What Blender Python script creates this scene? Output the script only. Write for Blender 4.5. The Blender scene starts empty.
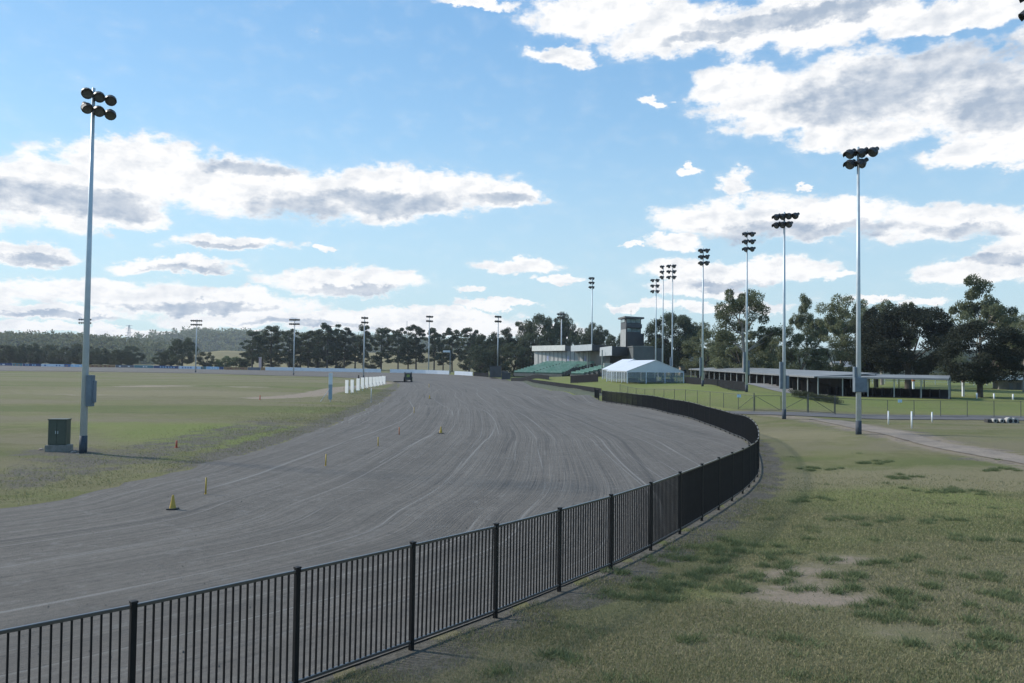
import bpy, math, random
import numpy as np
from mathutils import Vector, Matrix
random.seed(7); rng = np.random.default_rng(7)
scene = bpy.context.scene
COL = scene.collection
R = math.radians
# ------------------------------------------------------------------ camera
HC = 5.2; F = 780.0; W, H = 1024, 683
pitch = math.atan(24.5 / F); roll = 0.0125
fw = np.array([0, math.cos(pitch), math.sin(pitch)])
up0 = np.array([0, -math.sin(pitch), math.cos(pitch)]); rt0 = np.array([1.0, 0, 0])
rt = rt0 * math.cos(roll) + up0 * math.sin(roll); up = up0 * math.cos(roll) - rt0 * math.sin(roll)
cd = bpy.data.cameras.new('camera'); cam = bpy.data.objects.new('camera', cd); COL.objects.link(cam)
cd.sensor_width = 36; cd.lens = 36 * F / W; cd.clip_end = 20000; cd.clip_start = 0.1
M = Matrix(((rt[0], up[0], -fw[0], 0), (rt[1], up[1], -fw[1], 0), (rt[2], up[2], -fw[2], HC), (0, 0, 0, 1)))
cam.matrix_world = M
scene.camera = cam

def ray(px, py): return fw * F + rt * (px - 512) + up * (341.5 - py)
def pt(px, py, Y):
    r = ray(px, py); t = Y / r[1]
    return float(r[0] * t), Y, float(HC + r[2] * t)
# ------------------------------------------------------------------ terrain height
obs = [(411, 654, 12.8), (498, 617, 15.1), (611, 567, 19), (680, 537, 22), (718.6, 511.8, 26.1), (743.7, 492.8, 30.8),
       (757, 473, 39), 
       (0, 512, 26.2), (100, 490, 30.8), (200, 467, 38), (300, 437, 54), (340, 425, 65), (385, 400, 112), (400, 387, 178), (408, 382.5, 222),
       (82, 453, 42.7), (195, 373, 294), (294, 375.5, 276), (364, 378, 256), (0, 371, 300), (0, 366, 345), (130, 368.2, 332), (265, 370.8, 320), (400, 373.5, 300), (473, 376, 285),
       (0, 400, 97), (200, 385, 150), (60, 385, 150), (300, 388, 140),
       (858.5, 433.5, 54.6), (783.5, 418.5, 75.5), (747, 391, 104), (700, 386, 125), (965, 416.7, 82.6), (1024, 417, 82.6), (754, 410, 85), (640, 384, 150),
       (684, 383, 152), (610, 381, 166), (817, 396, 108), (948, 398.8, 100), (980, 398, 108), (860, 416.5, 82.6), (560, 377, 215), (640, 376, 200)]
ctrl = []
for px, py, Y in obs:
    ctrl.append(pt(px, py, Y))
ctrl += [(17.6, 61, -.1), (18.6, 75, -.18), (18.3, 90, -.2), (16.8, 105, -.2), (13.9, 121, -.2), (11.5, 140, -.05), (8.8, 165, .0), (5.8, 190, .05), (0.5, 240, .4), (0, 120, -.15), (-5, 170, 0), (-15, 230, .25), (0, 200, .15), (20, 108, .5), (17, 130, .9), (23, 90, .5), (16, 146, 1.75), (14.5, 170, 1.6), (12.5, 200, 1.5), (14.2, 128, 1.0), (0, -20, 1.2), (6, 6, 0.9), (12, 14, 0.8), (22, 25, .7), (-30, 5, .4), (-12, 6, .35), (-4.6, 9.2, .5), (2, 3, .9), (30, -10, 1), (-6, 60, 0), (0, 90, -.1), (0, 35, .1), (6, 60, -.1), (-8, 25, .15),
         (40, 170, 2.4), (90, 110, 1.6), (60, 60, .6), (90, 200, 2.2), (-150, 150, .8), (-60, 60, .2), (0, 400, 2.2), (-150, 420, 2.3), (-300, 300, 1.5), (250, 250, 2.2), (200, 50, 1), (300, -200, .5), (0, -450, 1), (-400, 0, 1), (-200, -200, 1), (450, 0, 1), (300, 400, 2.4), (100, 350, 2.4)]
CP = np.array(ctrl)
def smst(v, a, b): t = np.clip((v - a) / (b - a), 0, 1); return t * t * (3 - 2 * t)
def bank_step(x, y):                                   # the lawn stands on a low bank beside the home straight
    xo = np.interp(y, [105, 121, 140, 190, 245], [16.8, 13.9, 11.5, 5.8, .2])
    return .95 * smst(x - xo, .5, 4.0) * smst(y, 112, 132) * smst(y, 262, 240) * smst(x - xo, 70, 25)
def tps_fit(P, lam=.4):
    S = 50.0
    p = P[:, :2] / S; n = len(p)
    d = np.sqrt(((p[:, None] - p[None]) ** 2).sum(-1)) + 1e-9
    K = d * d * np.log(d) + np.eye(n) * lam * .02
    Q = np.hstack([np.ones((n, 1)), p])
    A = np.zeros((n + 3, n + 3)); A[:n, :n] = K; A[:n, n:] = Q; A[n:, :n] = Q.T
    b = np.zeros(n + 3); b[:n] = P[:, 2] - bank_step(P[:, 0], P[:, 1])
    return np.linalg.solve(A, b), p, S
TW, TP, TS = tps_fit(CP)
def ground_np(x, y):
    x = np.asarray(x, float).ravel(); y = np.asarray(y, float).ravel()
    out = np.empty(len(x))
    for i in range(0, len(x), 20000):
        q = np.stack([x[i:i + 20000], y[i:i + 20000]], 1) / TS
        d2 = ((q[:, None] - TP[None]) ** 2).sum(-1) + 1e-12
        out[i:i + 20000] = (0.5 * d2 * np.log(d2)) @ TW[:-3] + TW[-3] + q @ TW[-2:] + bank_step(x[i:i + 20000], y[i:i + 20000])
    r = np.hypot(x, y)
    t = np.clip((r - 400) / 250, 0, 1); t = t * t * (3 - 2 * t)
    return np.clip(out, -1.5, 3.2) * (1 - t) + 2.0 * t
def gz(x, y): return float(ground_np([x], [y])[0])
def hit(px, py):
    r = ray(px, py); ys = np.geomspace(4, 500, 1500)
    t = ys / r[1]; X = r[0] * t; Z = HC + r[2] * t
    g = ground_np(X, ys); k = np.argmax(Z < g)
    return float(X[k]), float(ys[k]), float(g[k])
def onground(px, Y, py=380):
    x = pt(px, py, Y)[0]; return x, Y, gz(x, Y)
# ------------------------------------------------------------------ materials
MATS = {}
def mat(name, c, c2=None, scale=3.0, rough=.7, metal=0.0, bump=0.0, bscale=None, detail=6, transl=0.0, spec=.4, lo=.35, hi=.65, alpha=None, coords='Object', emis=None):
    if name in MATS: return MATS[name]
    m = bpy.data.materials.new(name); m.use_nodes = True; nt = m.node_tree; nd = nt.nodes; ln = nt.links
    b = nd['Principled BSDF']; b.inputs['Roughness'].default_value = rough; b.inputs['Metallic'].default_value = metal
    b.inputs['Specular IOR Level'].default_value = spec
    b.inputs['Base Color'].default_value = (*c, 1)
    tc = nd.new('ShaderNodeTexCoord')
    if c2 is None: c2 = tuple(v * .82 for v in c)
    nz = nd.new('ShaderNodeTexNoise'); nz.inputs['Scale'].default_value = scale; nz.inputs['Detail'].default_value = detail; nz.inputs['Roughness'].default_value = .6
    ln.new(tc.outputs[coords], nz.inputs['Vector'])
    mr = nd.new('ShaderNodeMapRange'); mr.inputs[1].default_value = lo; mr.inputs[2].default_value = hi
    ln.new(nz.outputs['Fac'], mr.inputs[0])
    mx = nd.new('ShaderNodeMix'); mx.data_type = 'RGBA'; mx.inputs[6].default_value = (*c, 1); mx.inputs[7].default_value = (*c2, 1)
    ln.new(mr.outputs[0], mx.inputs[0]); ln.new(mx.outputs[2], b.inputs['Base Color'])
    if bump:
        n2 = nd.new('ShaderNodeTexNoise'); n2.inputs['Scale'].default_value = bscale or scale * 6; n2.inputs['Detail'].default_value = 6
        ln.new(tc.outputs[coords], n2.inputs['Vector'])
        bp = nd.new('ShaderNodeBump'); bp.inputs['Strength'].default_value = bump; bp.inputs['Distance'].default_value = .03
        ln.new(n2.outputs['Fac'], bp.inputs['Height']); ln.new(bp.outputs[0], b.inputs['Normal'])
    out = nd['Material Output']
    if transl:
        tr = nd.new('ShaderNodeBsdfTranslucent'); ln.new(mx.outputs[2], tr.inputs[0])
        ms = nd.new('ShaderNodeMixShader'); ms.inputs[0].default_value = transl
        ln.new(b.outputs[0], ms.inputs[1]); ln.new(tr.outputs[0], ms.inputs[2]); ln.new(ms.outputs[0], out.inputs[0])
    if alpha is not None:
        b.inputs['Alpha'].default_value = alpha
    MATS[name] = m; return m

galv = mat('galvanised_steel', (.56, .62, .65), (.46, .52, .56), 1.5, .42, .15)
galv_far = mat('weathered_pole_paint', (.52, .55, .58), (.42, .45, .48), .5, .5, .1)
blackpc = mat('black_powder_coat', (.006, .006, .007), (.012, .012, .013), 4, .55, .0, spec=.25)
railpc = mat('black_rail_highlight', (.10, .10, .105), (.12, .12, .125), 4, .28, .6, spec=1.0)  # paler than the black posts: the sun highlight is put into the colour
lampm = mat('floodlight_housing', (.035, .037, .04), (.06, .06, .062), 4, .5, .3)
glassm = mat('floodlight_glass', (.16, .16, .14), (.10, .10, .09), 6, .12, .2)
cabm = mat('grey_cabinet_paint', (.16, .20, .24), (.12, .15, .18), 2, .5)
darkbase = mat('bitumen_pole_base', (.05, .065, .085), (.035, .045, .06), 5, .7)
white = mat('white_paint', (.78, .79, .80), (.66, .68, .70), 2, .5)
white2 = mat('white_pvc', (.74, .77, .82), (.66, .70, .76), .6, .4)
concrete = mat('concrete', (.42, .41, .38), (.30, .29, .27), 4, .9, bump=.3)
bark = mat('tree_bark', (.10, .085, .07), (.05, .042, .036), 2.5, .9, bump=.5)
barkpale = mat('pale_gum_bark', (.34, .31, .27), (.16, .14, .12), 1.2, .85, bump=.4)
# ------------------------------------------------------------------ mesh builder
class MB:
    def __init__(s): s.v = []; s.f = []
    def addv(s, vs, fs):
        n = len(s.v); s.v += [tuple(map(float, p)) for p in vs]; s.f += [tuple(i + n for i in f) for f in fs]; return s
    def box(s, c, d, rz=0, bev=0):
        x, y, z = d[0] / 2, d[1] / 2, d[2] / 2; ca, sa = math.cos(rz), math.sin(rz)
        vs = []
        for a, b, e in ((-x, -y, -z), (x, -y, -z), (x, y, -z), (-x, y, -z), (-x, -y, z), (x, -y, z), (x, y, z), (-x, y, z)):
            vs.append((c[0] + a * ca - b * sa, c[1] + a * sa + b * ca, c[2] + e))
        return s.addv(vs, [(0, 3, 2, 1), (4, 5, 6, 7), (0, 1, 5, 4), (1, 2, 6, 5), (2, 3, 7, 6), (3, 0, 4, 7)])
    def beam(s, p, q, w, h=None):                      # rectangular bar between two points
        h = h or w; p = Vector(p); q = Vector(q); d = (q - p)
        if d.length < 1e-6: return s
        d.normalize(); u = d.cross(Vector((0, 0, 1)))
        if u.length < 1e-3: u = Vector((1, 0, 0))
        u.normalize(); k = u.cross(d)
        vs = []
        for e in (p, q):
            for a, b in ((-1, -1), (1, -1), (1, 1), (-1, 1)): vs.append(e + u * a * w / 2 + k * b * h / 2)
        return s.addv(vs, [(3, 2, 1, 0), (4, 5, 6, 7), (0, 1, 5, 4), (1, 2, 6, 5), (2, 3, 7, 6), (3, 0, 4, 7)])
    def tube(s, p, q, r0, r1=None, n=10, cap=True):
        r1 = r0 if r1 is None else r1; p = Vector(p); q = Vector(q); d = (q - p)
        if d.length < 1e-6: return s
        d.normalize(); u = d.cross(Vector((0, 0, 1)))
        if u.length < 1e-3: u = Vector((1, 0, 0))
        u.normalize(); k = d.cross(u); vs = []; fs = []
        for e, r in ((p, r0), (q, r1)):
            for i in range(n):
                a = 2 * math.pi * i / n; vs.append(e + (u * math.cos(a) + k * math.sin(a)) * r)
        for i in range(n): j = (i + 1) % n; fs.append((i, j, n + j, n + i))
        if cap: fs.append(tuple(range(n - 1, -1, -1))); fs.append(tuple(range(n, 2 * n)))
        return s.addv(vs, fs)
    def lathe(s, o, ax, prof, n=14):                   # prof: (dist along axis, radius)
        o = Vector(o); d = Vector(ax).normalized(); u = d.cross(Vector((0, 0, 1)))
        if u.length < 1e-3: u = Vector((1, 0, 0))
        u.normalize(); k = d.cross(u); vs = []; fs = []
        for t, r in prof:
            for i in range(n):
                a = 2 * math.pi * i / n; vs.append(o + d * t + (u * math.cos(a) + k * math.sin(a)) * max(r, 1e-4))
        for a in range(len(prof) - 1):
            for i in range(n): j = (i + 1) % n; fs.append((a * n + i, a * n + j, a * n + n + j, a * n + n + i))
        fs.append(tuple(range(n - 1, -1, -1))); m = (len(prof) - 1) * n; fs.append(tuple(range(m, m + n)))
        return s.addv(vs, fs)
    def quad(s, a, b, c, d): return s.addv([a, b, c, d], [(0, 1, 2, 3)])
    def prism(s, poly, z0, z1):                        # poly: ccw xy list, z1 list or number
        n = len(poly); z0 = z0 if hasattr(z0, '__len__') else [z0] * n; z1 = z1 if hasattr(z1, '__len__') else [z1] * n
        vs = [(p[0], p[1], z) for p, z in zip(poly, z0)] + [(p[0], p[1], z) for p, z in zip(poly, z1)]
        fs = [tuple(range(n - 1, -1, -1)), tuple(range(n, 2 * n))] + [(i, (i + 1) % n, n + (i + 1) % n, n + i) for i in range(n)]
        return s.addv(vs, fs)
    def build(s, name, m, parent=None, loc=(0, 0, 0), rz=0, smooth=False, bevel=0):
        me = bpy.data.meshes.new(name); me.from_pydata(s.v, [], s.f); me.materials.append(m); me.update()
        if smooth:
            me.polygons.foreach_set('use_smooth', [True] * len(me.polygons))
        o = bpy.data.objects.new(name, me); COL.objects.link(o); o.location = loc; o.rotation_euler = (0, 0, rz)
        if parent: o.parent = parent
        if bevel:
            b = o.modifiers.new('bevel', 'BEVEL'); b.width = bevel; b.segments = 2; b.limit_method = 'ANGLE'
        return o
def tag(o, label=None, cat=None, group=None, kind=None):
    if label: o['label'] = label
    if cat: o['category'] = cat
    if group: o['group'] = group
    if kind: o['kind'] = kind
    return o
def thing(name, label, cat, loc=(0, 0, 0), rz=0, group=None):
    o = bpy.data.objects.new(name, None); COL.objects.link(o); o.location = loc; o.rotation_euler = (0, 0, rz); o.empty_display_size = .3
    return tag(o, label, cat, group)
def cpy(root, loc, rz=0, scale=None, label=None):
    r = root.copy(); COL.objects.link(r); r.location = loc; r.rotation_euler = (0, 0, rz)
    if scale is not None: r.scale = scale
    if label: r['label'] = label
    for ch in list(root.children):
        c = ch.copy(); COL.objects.link(c); c.parent = r
        for g in list(ch.children):
            d = g.copy(); COL.objects.link(d); d.parent = c
    return r
def npmesh(name, verts, faces, m, parent=None, smooth=False):
    """verts (n,3), faces (k,4) or (k,3)"""
    me = bpy.data.meshes.new(name); n = len(verts); k, w = faces.shape
    me.vertices.add(n); me.vertices.foreach_set('co', np.asarray(verts, np.float32).ravel())
    me.loops.add(k * w); me.loops.foreach_set('vertex_index', faces.astype(np.int32).ravel())
    me.polygons.add(k); me.polygons.foreach_set('loop_start', np.arange(0, k * w, w, dtype=np.int32)); me.polygons.foreach_set('loop_total', np.full(k, w, np.int32))
    if smooth: me.polygons.foreach_set('use_smooth', np.ones(k, bool))
    me.update(calc_edges=True); me.materials.append(m)
    o = bpy.data.objects.new(name, me); COL.objects.link(o)
    if parent: o.parent = parent
    return o
def catmull(P, step=.5):
    P = np.array(P, float); out = []
    Q = np.vstack([2 * P[0] - P[1], P, 2 * P[-1] - P[-2]])
    for i in range(1, len(Q) - 2):
        a, b, c, d = Q[i - 1:i + 3]; n = max(2, int(np.linalg.norm(c - b) / step))
        for t in np.arange(n) / n:
            out.append(.5 * (2 * b + (c - a) * t + (2 * a - 5 * b + 4 * c - d) * t * t + (3 * b - a - 3 * c + d) * t ** 3))
    out.append(P[-1]); return np.array(out)
def resample(P, n=None, step=None):
    s = np.concatenate([[0], np.cumsum(np.linalg.norm(np.diff(P, axis=0), axis=1))])
    t = np.linspace(0, s[-1], n) if n else np.arange(0, s[-1], step)
    return np.stack([np.interp(t, s, P[:, i]) for i in range(P.shape[1])], 1)
# ------------------------------------------------------------------ plan curves
OUT1 = [(-34, -12), (-22, -5), (-13, 2.3), (-8.6, 6.0), (-4.66, 9.55), (-1.76, 12.9), (1.0, 16.7), (3.6, 20.4), (5.83, 24.2), (7.9, 28.2), (9.5, 31.6), (12.25, 38.7), (15.2, 49), (17.6, 62), (18.6, 75), (18.3, 90), (16.8, 105), (13.9, 121)]
OUTFAR = [(11.5, 140), (5.8, 190), (0.2, 245), (-8, 275), (-30, 297), (-62, 309), (-100, 320), (-160, 332), (-232, 345), (-320, 352)]
outer = catmull(OUT1 + OUTFAR, 1.0)
INN = [(-60, 10), (-40, 15.5), (-26, 21.5), (-17.2, 26.2), (-16.0, 30.8), (-15.1, 38), (-14.6, 54), (-14.9, 66), (-18.2, 112), (-25.6, 178), (-33, 222), (-45, 245), (-64, 264), (-90, 276), (-120, 290), (-197, 300), (-280, 310)]
INN = [(-62, 2), (-42, 10), (-27, 18.5), (-17.6, 26.2), (-16.2, 31), (-15.1, 38), (-14.6, 54), (-14.9, 66)] + INN[8:]
inner = catmull(INN, 1.0)
fence_path = catmull(OUT1, .1)
# ------------------------------------------------------------------ node expression helper
class E:
    nt = None
    def __init__(s, sock): s.s = sock
    @staticmethod
    def m(op, *a, clamp=False):
        n = E.nt.nodes.new('ShaderNodeMath'); n.operation = op; n.use_clamp = clamp
        for i, v in enumerate(a):
            if isinstance(v, E): E.nt.links.new(v.s, n.inputs[i])
            else: n.inputs[i].default_value = v
        return E(n.outputs[0])
    def __add__(s, o): return E.m('ADD', s, o)
    __radd__ = __add__
    def __sub__(s, o): return E.m('SUBTRACT', s, o)
    def __rsub__(s, o): return E.m('SUBTRACT', o, s)
    def __mul__(s, o): return E.m('MULTIPLY', s, o)
    __rmul__ = __mul__
    def __truediv__(s, o): return E.m('DIVIDE', s, o)
    def mad(s, a, b): return E.m('MULTIPLY_ADD', s, a, b)
    def min(s, o): return E.m('MINIMUM', s, o)
    def max(s, o): return E.m('MAXIMUM', s, o)
    def sat(s): return E.m('ADD', s, 0.0, clamp=True)
    def pw(s, o): return E.m('POWER', s, o)
    def sm(s, a, b):
        n = E.nt.nodes.new('ShaderNodeMapRange'); n.interpolation_type = 'SMOOTHSTEP'; n.inputs[1].default_value = a; n.inputs[2].default_value = b
        E.nt.links.new(s.s, n.inputs[0]); return E(n.outputs[0])
def vec(x, y, z=0.0):
    n = E.nt.nodes.new('ShaderNodeCombineXYZ')
    for i, v in enumerate((x, y, z)):
        if isinstance(v, E): E.nt.links.new(v.s, n.inputs[i])
        else: n.inputs[i].default_value = v
    return n.outputs[0]
def noise(v, scale, detail=6, rough=.55, dist=0.0, dim='3D'):
    n = E.nt.nodes.new('ShaderNodeTexNoise'); n.noise_dimensions = dim; n.inputs['Scale'].default_value = scale; n.inputs['Detail'].default_value = detail
    n.inputs['Roughness'].default_value = rough; n.inputs['Distortion'].default_value = dist
    if v is not None: E.nt.links.new(v, n.inputs['Vector'])
    return E(n.outputs['Fac'])
def mixc(f, a, b):
    n = E.nt.nodes.new('ShaderNodeMix'); n.data_type = 'RGBA'
    if isinstance(f, E): E.nt.links.new(f.s, n.inputs[0])
    else: n.inputs[0].default_value = f
    for i, v in ((6, a), (7, b)):
        if isinstance(v, tuple): n.inputs[i].default_value = (*v[:3], 1)
        else: E.nt.links.new(v, n.inputs[i])
    return n.outputs[2]
def attr(name):
    n = E.nt.nodes.new('ShaderNodeAttribute'); n.attribute_name = name; return E(n.outputs['Fac'])
def newmat(name, rough=.9):
    m = bpy.data.materials.new(name); m.use_nodes = True; E.nt = m.node_tree; b = m.node_tree.nodes['Principled BSDF']
    b.inputs['Roughness'].default_value = rough; b.inputs['Specular IOR Level'].default_value = .15; return m, b
def bump(b, h, dist=.03, strength=1.0):
    n = E.nt.nodes.new('ShaderNodeBump'); n.inputs['Distance'].default_value = dist; n.inputs['Strength'].default_value = strength
    E.nt.links.new(h.s, n.inputs['Height']); E.nt.links.new(n.outputs[0], b.inputs['Normal'])
# ------------------------------------------------------------------ sky
SUN_AZ, SUN_EL = -68.0, 36.0
world = bpy.data.worlds.new('World'); scene.world = world; world.use_nodes = True; world.cycles.sampling_method = 'MANUAL'; world.cycles.sample_map_resolution = 512; nt = world.node_tree; E.nt = nt
bg = nt.nodes['Background']
sky = nt.nodes.new('ShaderNodeTexSky'); sky.sky_type = 'NISHITA'; sky.sun_disc = False
sky.sun_elevation = R(SUN_EL); sky.sun_rotation = R(SUN_AZ % 360); sky.altitude = 50; sky.air_density = 1.0; sky.dust_density = .08; sky.ozone_density = 1.6
SKY_STR = 0.12
tc = nt.nodes.new('ShaderNodeTexCoord')
sx = nt.nodes.new('ShaderNodeSeparateXYZ'); nt.links.new(tc.outputs['Generated'], sx.inputs[0])
X, Y, Z = E(sx.outputs[0]), E(sx.outputs[1]), E(sx.outputs[2])
AZ = E.m('ARCTAN2', X, Y); EL = E.m('ARCSINE', Z)
P1 = vec(AZ * 1.0, EL * 1.7, 0.0)
wn = nt.nodes.new('ShaderNodeTexNoise'); wn.inputs['Scale'].default_value = 7; wn.inputs['Detail'].default_value = 4; nt.links.new(P1, wn.inputs['Vector'])
ws = nt.nodes.new('ShaderNodeSeparateXYZ'); nt.links.new(wn.outputs['Color'], ws.inputs[0])
wn2 = nt.nodes.new('ShaderNodeTexNoise'); wn2.inputs['Scale'].default_value = 30; wn2.inputs['Detail'].default_value = 6; wn2.inputs['Roughness'].default_value = .65; nt.links.new(P1, wn2.inputs['Vector'])
ws2 = nt.nodes.new('ShaderNodeSeparateXYZ'); nt.links.new(wn2.outputs['Color'], ws2.inputs[0])
wn3 = nt.nodes.new('ShaderNodeTexNoise'); wn3.inputs['Scale'].default_value = 95; wn3.inputs['Detail'].default_value = 5; wn3.inputs['Roughness'].default_value = .7; nt.links.new(P1, wn3.inputs['Vector'])
ws3 = nt.nodes.new('ShaderNodeSeparateXYZ'); nt.links.new(wn3.outputs['Color'], ws3.inputs[0])
U = AZ + (E(ws.outputs[0]) - .5) * .10 + (E(ws2.outputs[0]) - .5) * .055 + (E(ws3.outputs[0]) - .5) * .012; V = EL + (E(ws.outputs[1]) - .5) * .045 + (E(ws2.outputs[1]) - .5) * .030 + (E(ws3.outputs[1]) - .5) * .007
def azel(px, py):
    r = ray(px, py); r = r / np.linalg.norm(r); return math.atan2(r[0], r[1]), math.asin(r[2])
def ell(lst, U, V):
    acc = None
    for cx, cy, a, b in lst:
        u0, v0 = azel(cx, cy); u1, _ = azel(cx + a, cy); _, v1 = azel(cx, cy - b)
        ia = 1 / abs(u1 - u0); ib = 1 / abs(v1 - v0)
        p = U.mad(ia, -u0 * ia); q = V.mad(ib, -v0 * ib)
        d = q.m('MULTIPLY_ADD', q, q, p * p)
        if acc is None: acc = d
        else:
            n = nt.nodes.new('ShaderNodeMath'); n.operation = 'SMOOTH_MIN'; n.inputs[2].default_value = .35
            nt.links.new(acc.s, n.inputs[0]); nt.links.new(d.s, n.inputs[1]); acc = E(n.outputs[0])
    return 1.0 - acc
CL = [(55, 190, 120, 38), (150, 170, 100, 27), (230, 182, 110, 34), (330, 196, 110, 27), (430, 192, 112, 29), (505, 196, 46, 17), (100, 208, 90, 20), (-60, 190, 120, 40),
      (235, 245, 68, 10), (180, 267, 66, 9), (28, 253, 60, 13), (325, 249, 14, 4),
      (90, 288, 110, 14), (350, 284, 88, 14), (200, 301, 150, 13), (40, 312, 90, 10), (290, 318, 150, 11), (130, 332, 190, 7), (410, 316, 110, 9), (500, 306, 46, 5), (515, 265, 48, 8), (562, 279, 20, 6), (470, 291, 14, 4), (480, 327, 110, 9), (-40, 290, 80, 20),
      (478, 3, 42, 8), (610, 14, 95, 24), (700, 32, 120, 26), (565, 54, 40, 12), (800, 18, 170, 34), (970, 8, 130, 20), (745, 85, 55, 27), (820, 95, 130, 44), (930, 92, 125, 48), (1010, 112, 70, 48), (860, 132, 90, 20), (985, 152, 72, 18), (1100, 60, 90, 90),
      (735, 181, 19, 13), (699, 167, 12, 5), (655, 98, 14, 6), (800, 189, 12, 4), (628, 243, 11, 4),
      (740, 215, 92, 22), (830, 222, 90, 20), (940, 226, 105, 20), (672, 240, 38, 10), (1040, 235, 60, 20),
      (700, 271, 75, 15), (770, 272, 66, 15), (690, 290, 60, 9), (822, 278, 20, 7), (965, 275, 58, 13), (1012, 256, 42, 22), (930, 305, 32, 6), (705, 308, 85, 7), (632, 310, 26, 4), (880, 300, 40, 4),
      # clouds of the rest of the sky, beyond the frame
      (1300, 150, 150, 40), (-400, 120, 160, 50), (512, -300, 200, 60), (100, -260, 160, 70), (1100, -250, 170, 60)]
GR = [(85, 200, 90, 17), (-20, 195, 60, 20), (305, 208, 60, 15), (400, 202, 95, 13), (500, 201, 45, 7), (250, 163, 50, 8), (235, 249, 50, 4), (185, 270, 50, 4), (30, 258, 45, 6), (200, 305, 90, 5), (360, 292, 60, 5), (60, 316, 70, 4), (300, 322, 80, 4),
      (900, 88, 160, 36), (965, 62, 110, 22), (800, 16, 150, 11), (1010, 105, 60, 30), (750, 230, 70, 12), (850, 232, 80, 9), (970, 232, 60, 9), (735, 284, 55, 6), (1000, 262, 40, 8), (700, 38, 60, 7)]
m = ell(CL, U, V).max(-1.6); gm = ell(GR, U + (E(ws.outputs[2]) - .5) * .03, V).max(-1.5)
fine = noise(P1, 26, 9, .57); mid = noise(P1, 9, 6, .6)
big = noise(vec(AZ * 1.0, EL * 4.5, 3.0), 5, 6, .6)
low = (EL.sm(.20, .03)) * (big - .50) * 2.6 - .55          # thin broken bands low over the horizon
fld = m.max(low)
dens = (fld + (fine - .5) * 2.3 + (mid - .5) * 1.2).sm(-.12, .48)
wisp = (fld + (fine - .5) * 3.2).sm(-.75, .9) * .2
dens = (dens + wisp * (1 - dens)).sat()
emb = noise(vec(AZ * 1.0 - .007, EL * 1.7 + .010, 0.0), 26, 5, .6) - noise(P1, 26, 5, .6)
emb2 = noise(vec(AZ * 1.0 - .014, EL * 1.7 + .022, 0.0), 9, 4, .6) - noise(P1, 9, 4, .6)
g = (gm + (mid - .5) * 1.6 + (fine - .5) * 1.3).sm(-.25, .9)
core = (fld + (mid - .5) * .8).sm(.25, 1.3) * .10
shade = ((g * .74 + core) - emb * 1.3 - emb2 * 1.4).sat()
cc = mixc(shade, (1.06, 1.06, 1.06), (.44, .53, .66))
n = nt.nodes.new('ShaderNodeVectorMath'); n.operation = 'SCALE'; nt.links.new(cc, n.inputs[0]); n.inputs[3].default_value = .98 / SKY_STR
skc = nt.nodes.new('ShaderNodeVectorMath'); skc.operation = 'MULTIPLY'; nt.links.new(sky.outputs[0], skc.inputs[0]); skc.inputs[1].default_value = (1.45, 1.62, 1.55)
SKYMUL = skc
hz = EL.sm(.32, .0); hz = hz * .85
grd = mixc(EL.sm(-.02, .60), (.47 / SKY_STR, .73 / SKY_STR, .92 / SKY_STR), (.17 / SKY_STR, .43 / SKY_STR, .82 / SKY_STR))
skb = mixc(.6, skc.outputs[0], grd)
n3_ = nt.nodes.new('ShaderNodeVectorMath'); n3_.operation = 'SCALE'; n3_.inputs[0].default_value = (.60, .76, .85); n3_.inputs[3].default_value = .93 / SKY_STR
skh = mixc(hz * .8, skb, n3_.outputs[0])
fin = mixc(dens * (EL + .03).sm(0, .03), skh, n.outputs[0])
nt.links.new(fin, bg.inputs[0]); bg.inputs[1].default_value = SKY_STR
sl = bpy.data.lights.new('sun', 'SUN'); sun = bpy.data.objects.new('sun', sl); COL.objects.link(sun)
sl.energy = 4.7; sl.angle = R(6.0); sl.color = (1, .94, .84)
sd = Vector((math.sin(R(SUN_AZ)) * math.cos(R(SUN_EL)), math.cos(R(SUN_AZ)) * math.cos(R(SUN_EL)), math.sin(R(SUN_EL))))
sun.rotation_euler = sd.to_track_quat('Z', 'Y').to_euler()
scene.view_settings.view_transform = 'Standard'; scene.view_settings.look = 'None'; scene.view_settings.exposure = 0; scene.view_settings.gamma = 1
# ------------------------------------------------------------------ ground sheet
def polydist(x, y, P):
    """distance and signed side (left of the path direction positive) to a polyline"""
    x = x.ravel(); y = y.ravel(); out = np.full(len(x), 1e9); sg = np.zeros(len(x))
    Pp = P[::2] if len(P) > 400 else P
    for i in range(0, len(x), 8000):
        d = (x[i:i + 8000, None] - Pp[None, :, 0]) ** 2 + (y[i:i + 8000, None] - Pp[None, :, 1]) ** 2
        k = np.clip(d.argmin(1), 1, len(Pp) - 2); t = Pp[k + 1] - Pp[k - 1]
        q = np.stack([x[i:i + 8000] - Pp[k][:, 0], y[i:i + 8000] - Pp[k][:, 1]], 1)
        out[i:i + 8000] = np.sqrt(d.min(1)); sg[i:i + 8000] = np.sign(t[:, 0] * q[:, 1] - t[:, 1] * q[:, 0])
    return out, sg
ang = np.concatenate([np.arange(-180, -44, 3.0), np.arange(-44, 44, .22), np.arange(44, 180.1, 3.0)]); ang = np.radians(ang)
rad = np.concatenate([[0.01, 1.0, 2.0], np.geomspace(3, 9000, 400)])
AA, RR = np.meshgrid(ang, rad); GX = RR * np.sin(AA); GY = RR * np.cos(AA)
GZ = ground_np(GX, GY)
d_o, s_o = polydist(GX, GY, outer[::1]); d_i, s_i = polydist(GX, GY, inner[::1])
inside_track = (s_o > 0) & (s_i < 0)
gx, gy = GX.ravel(), GY.ravel()
outside = (s_o < 0)
def sm(v, a, b): t = np.clip((v - a) / (b - a), 0, 1); return t * t * (3 - 2 * t)
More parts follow.
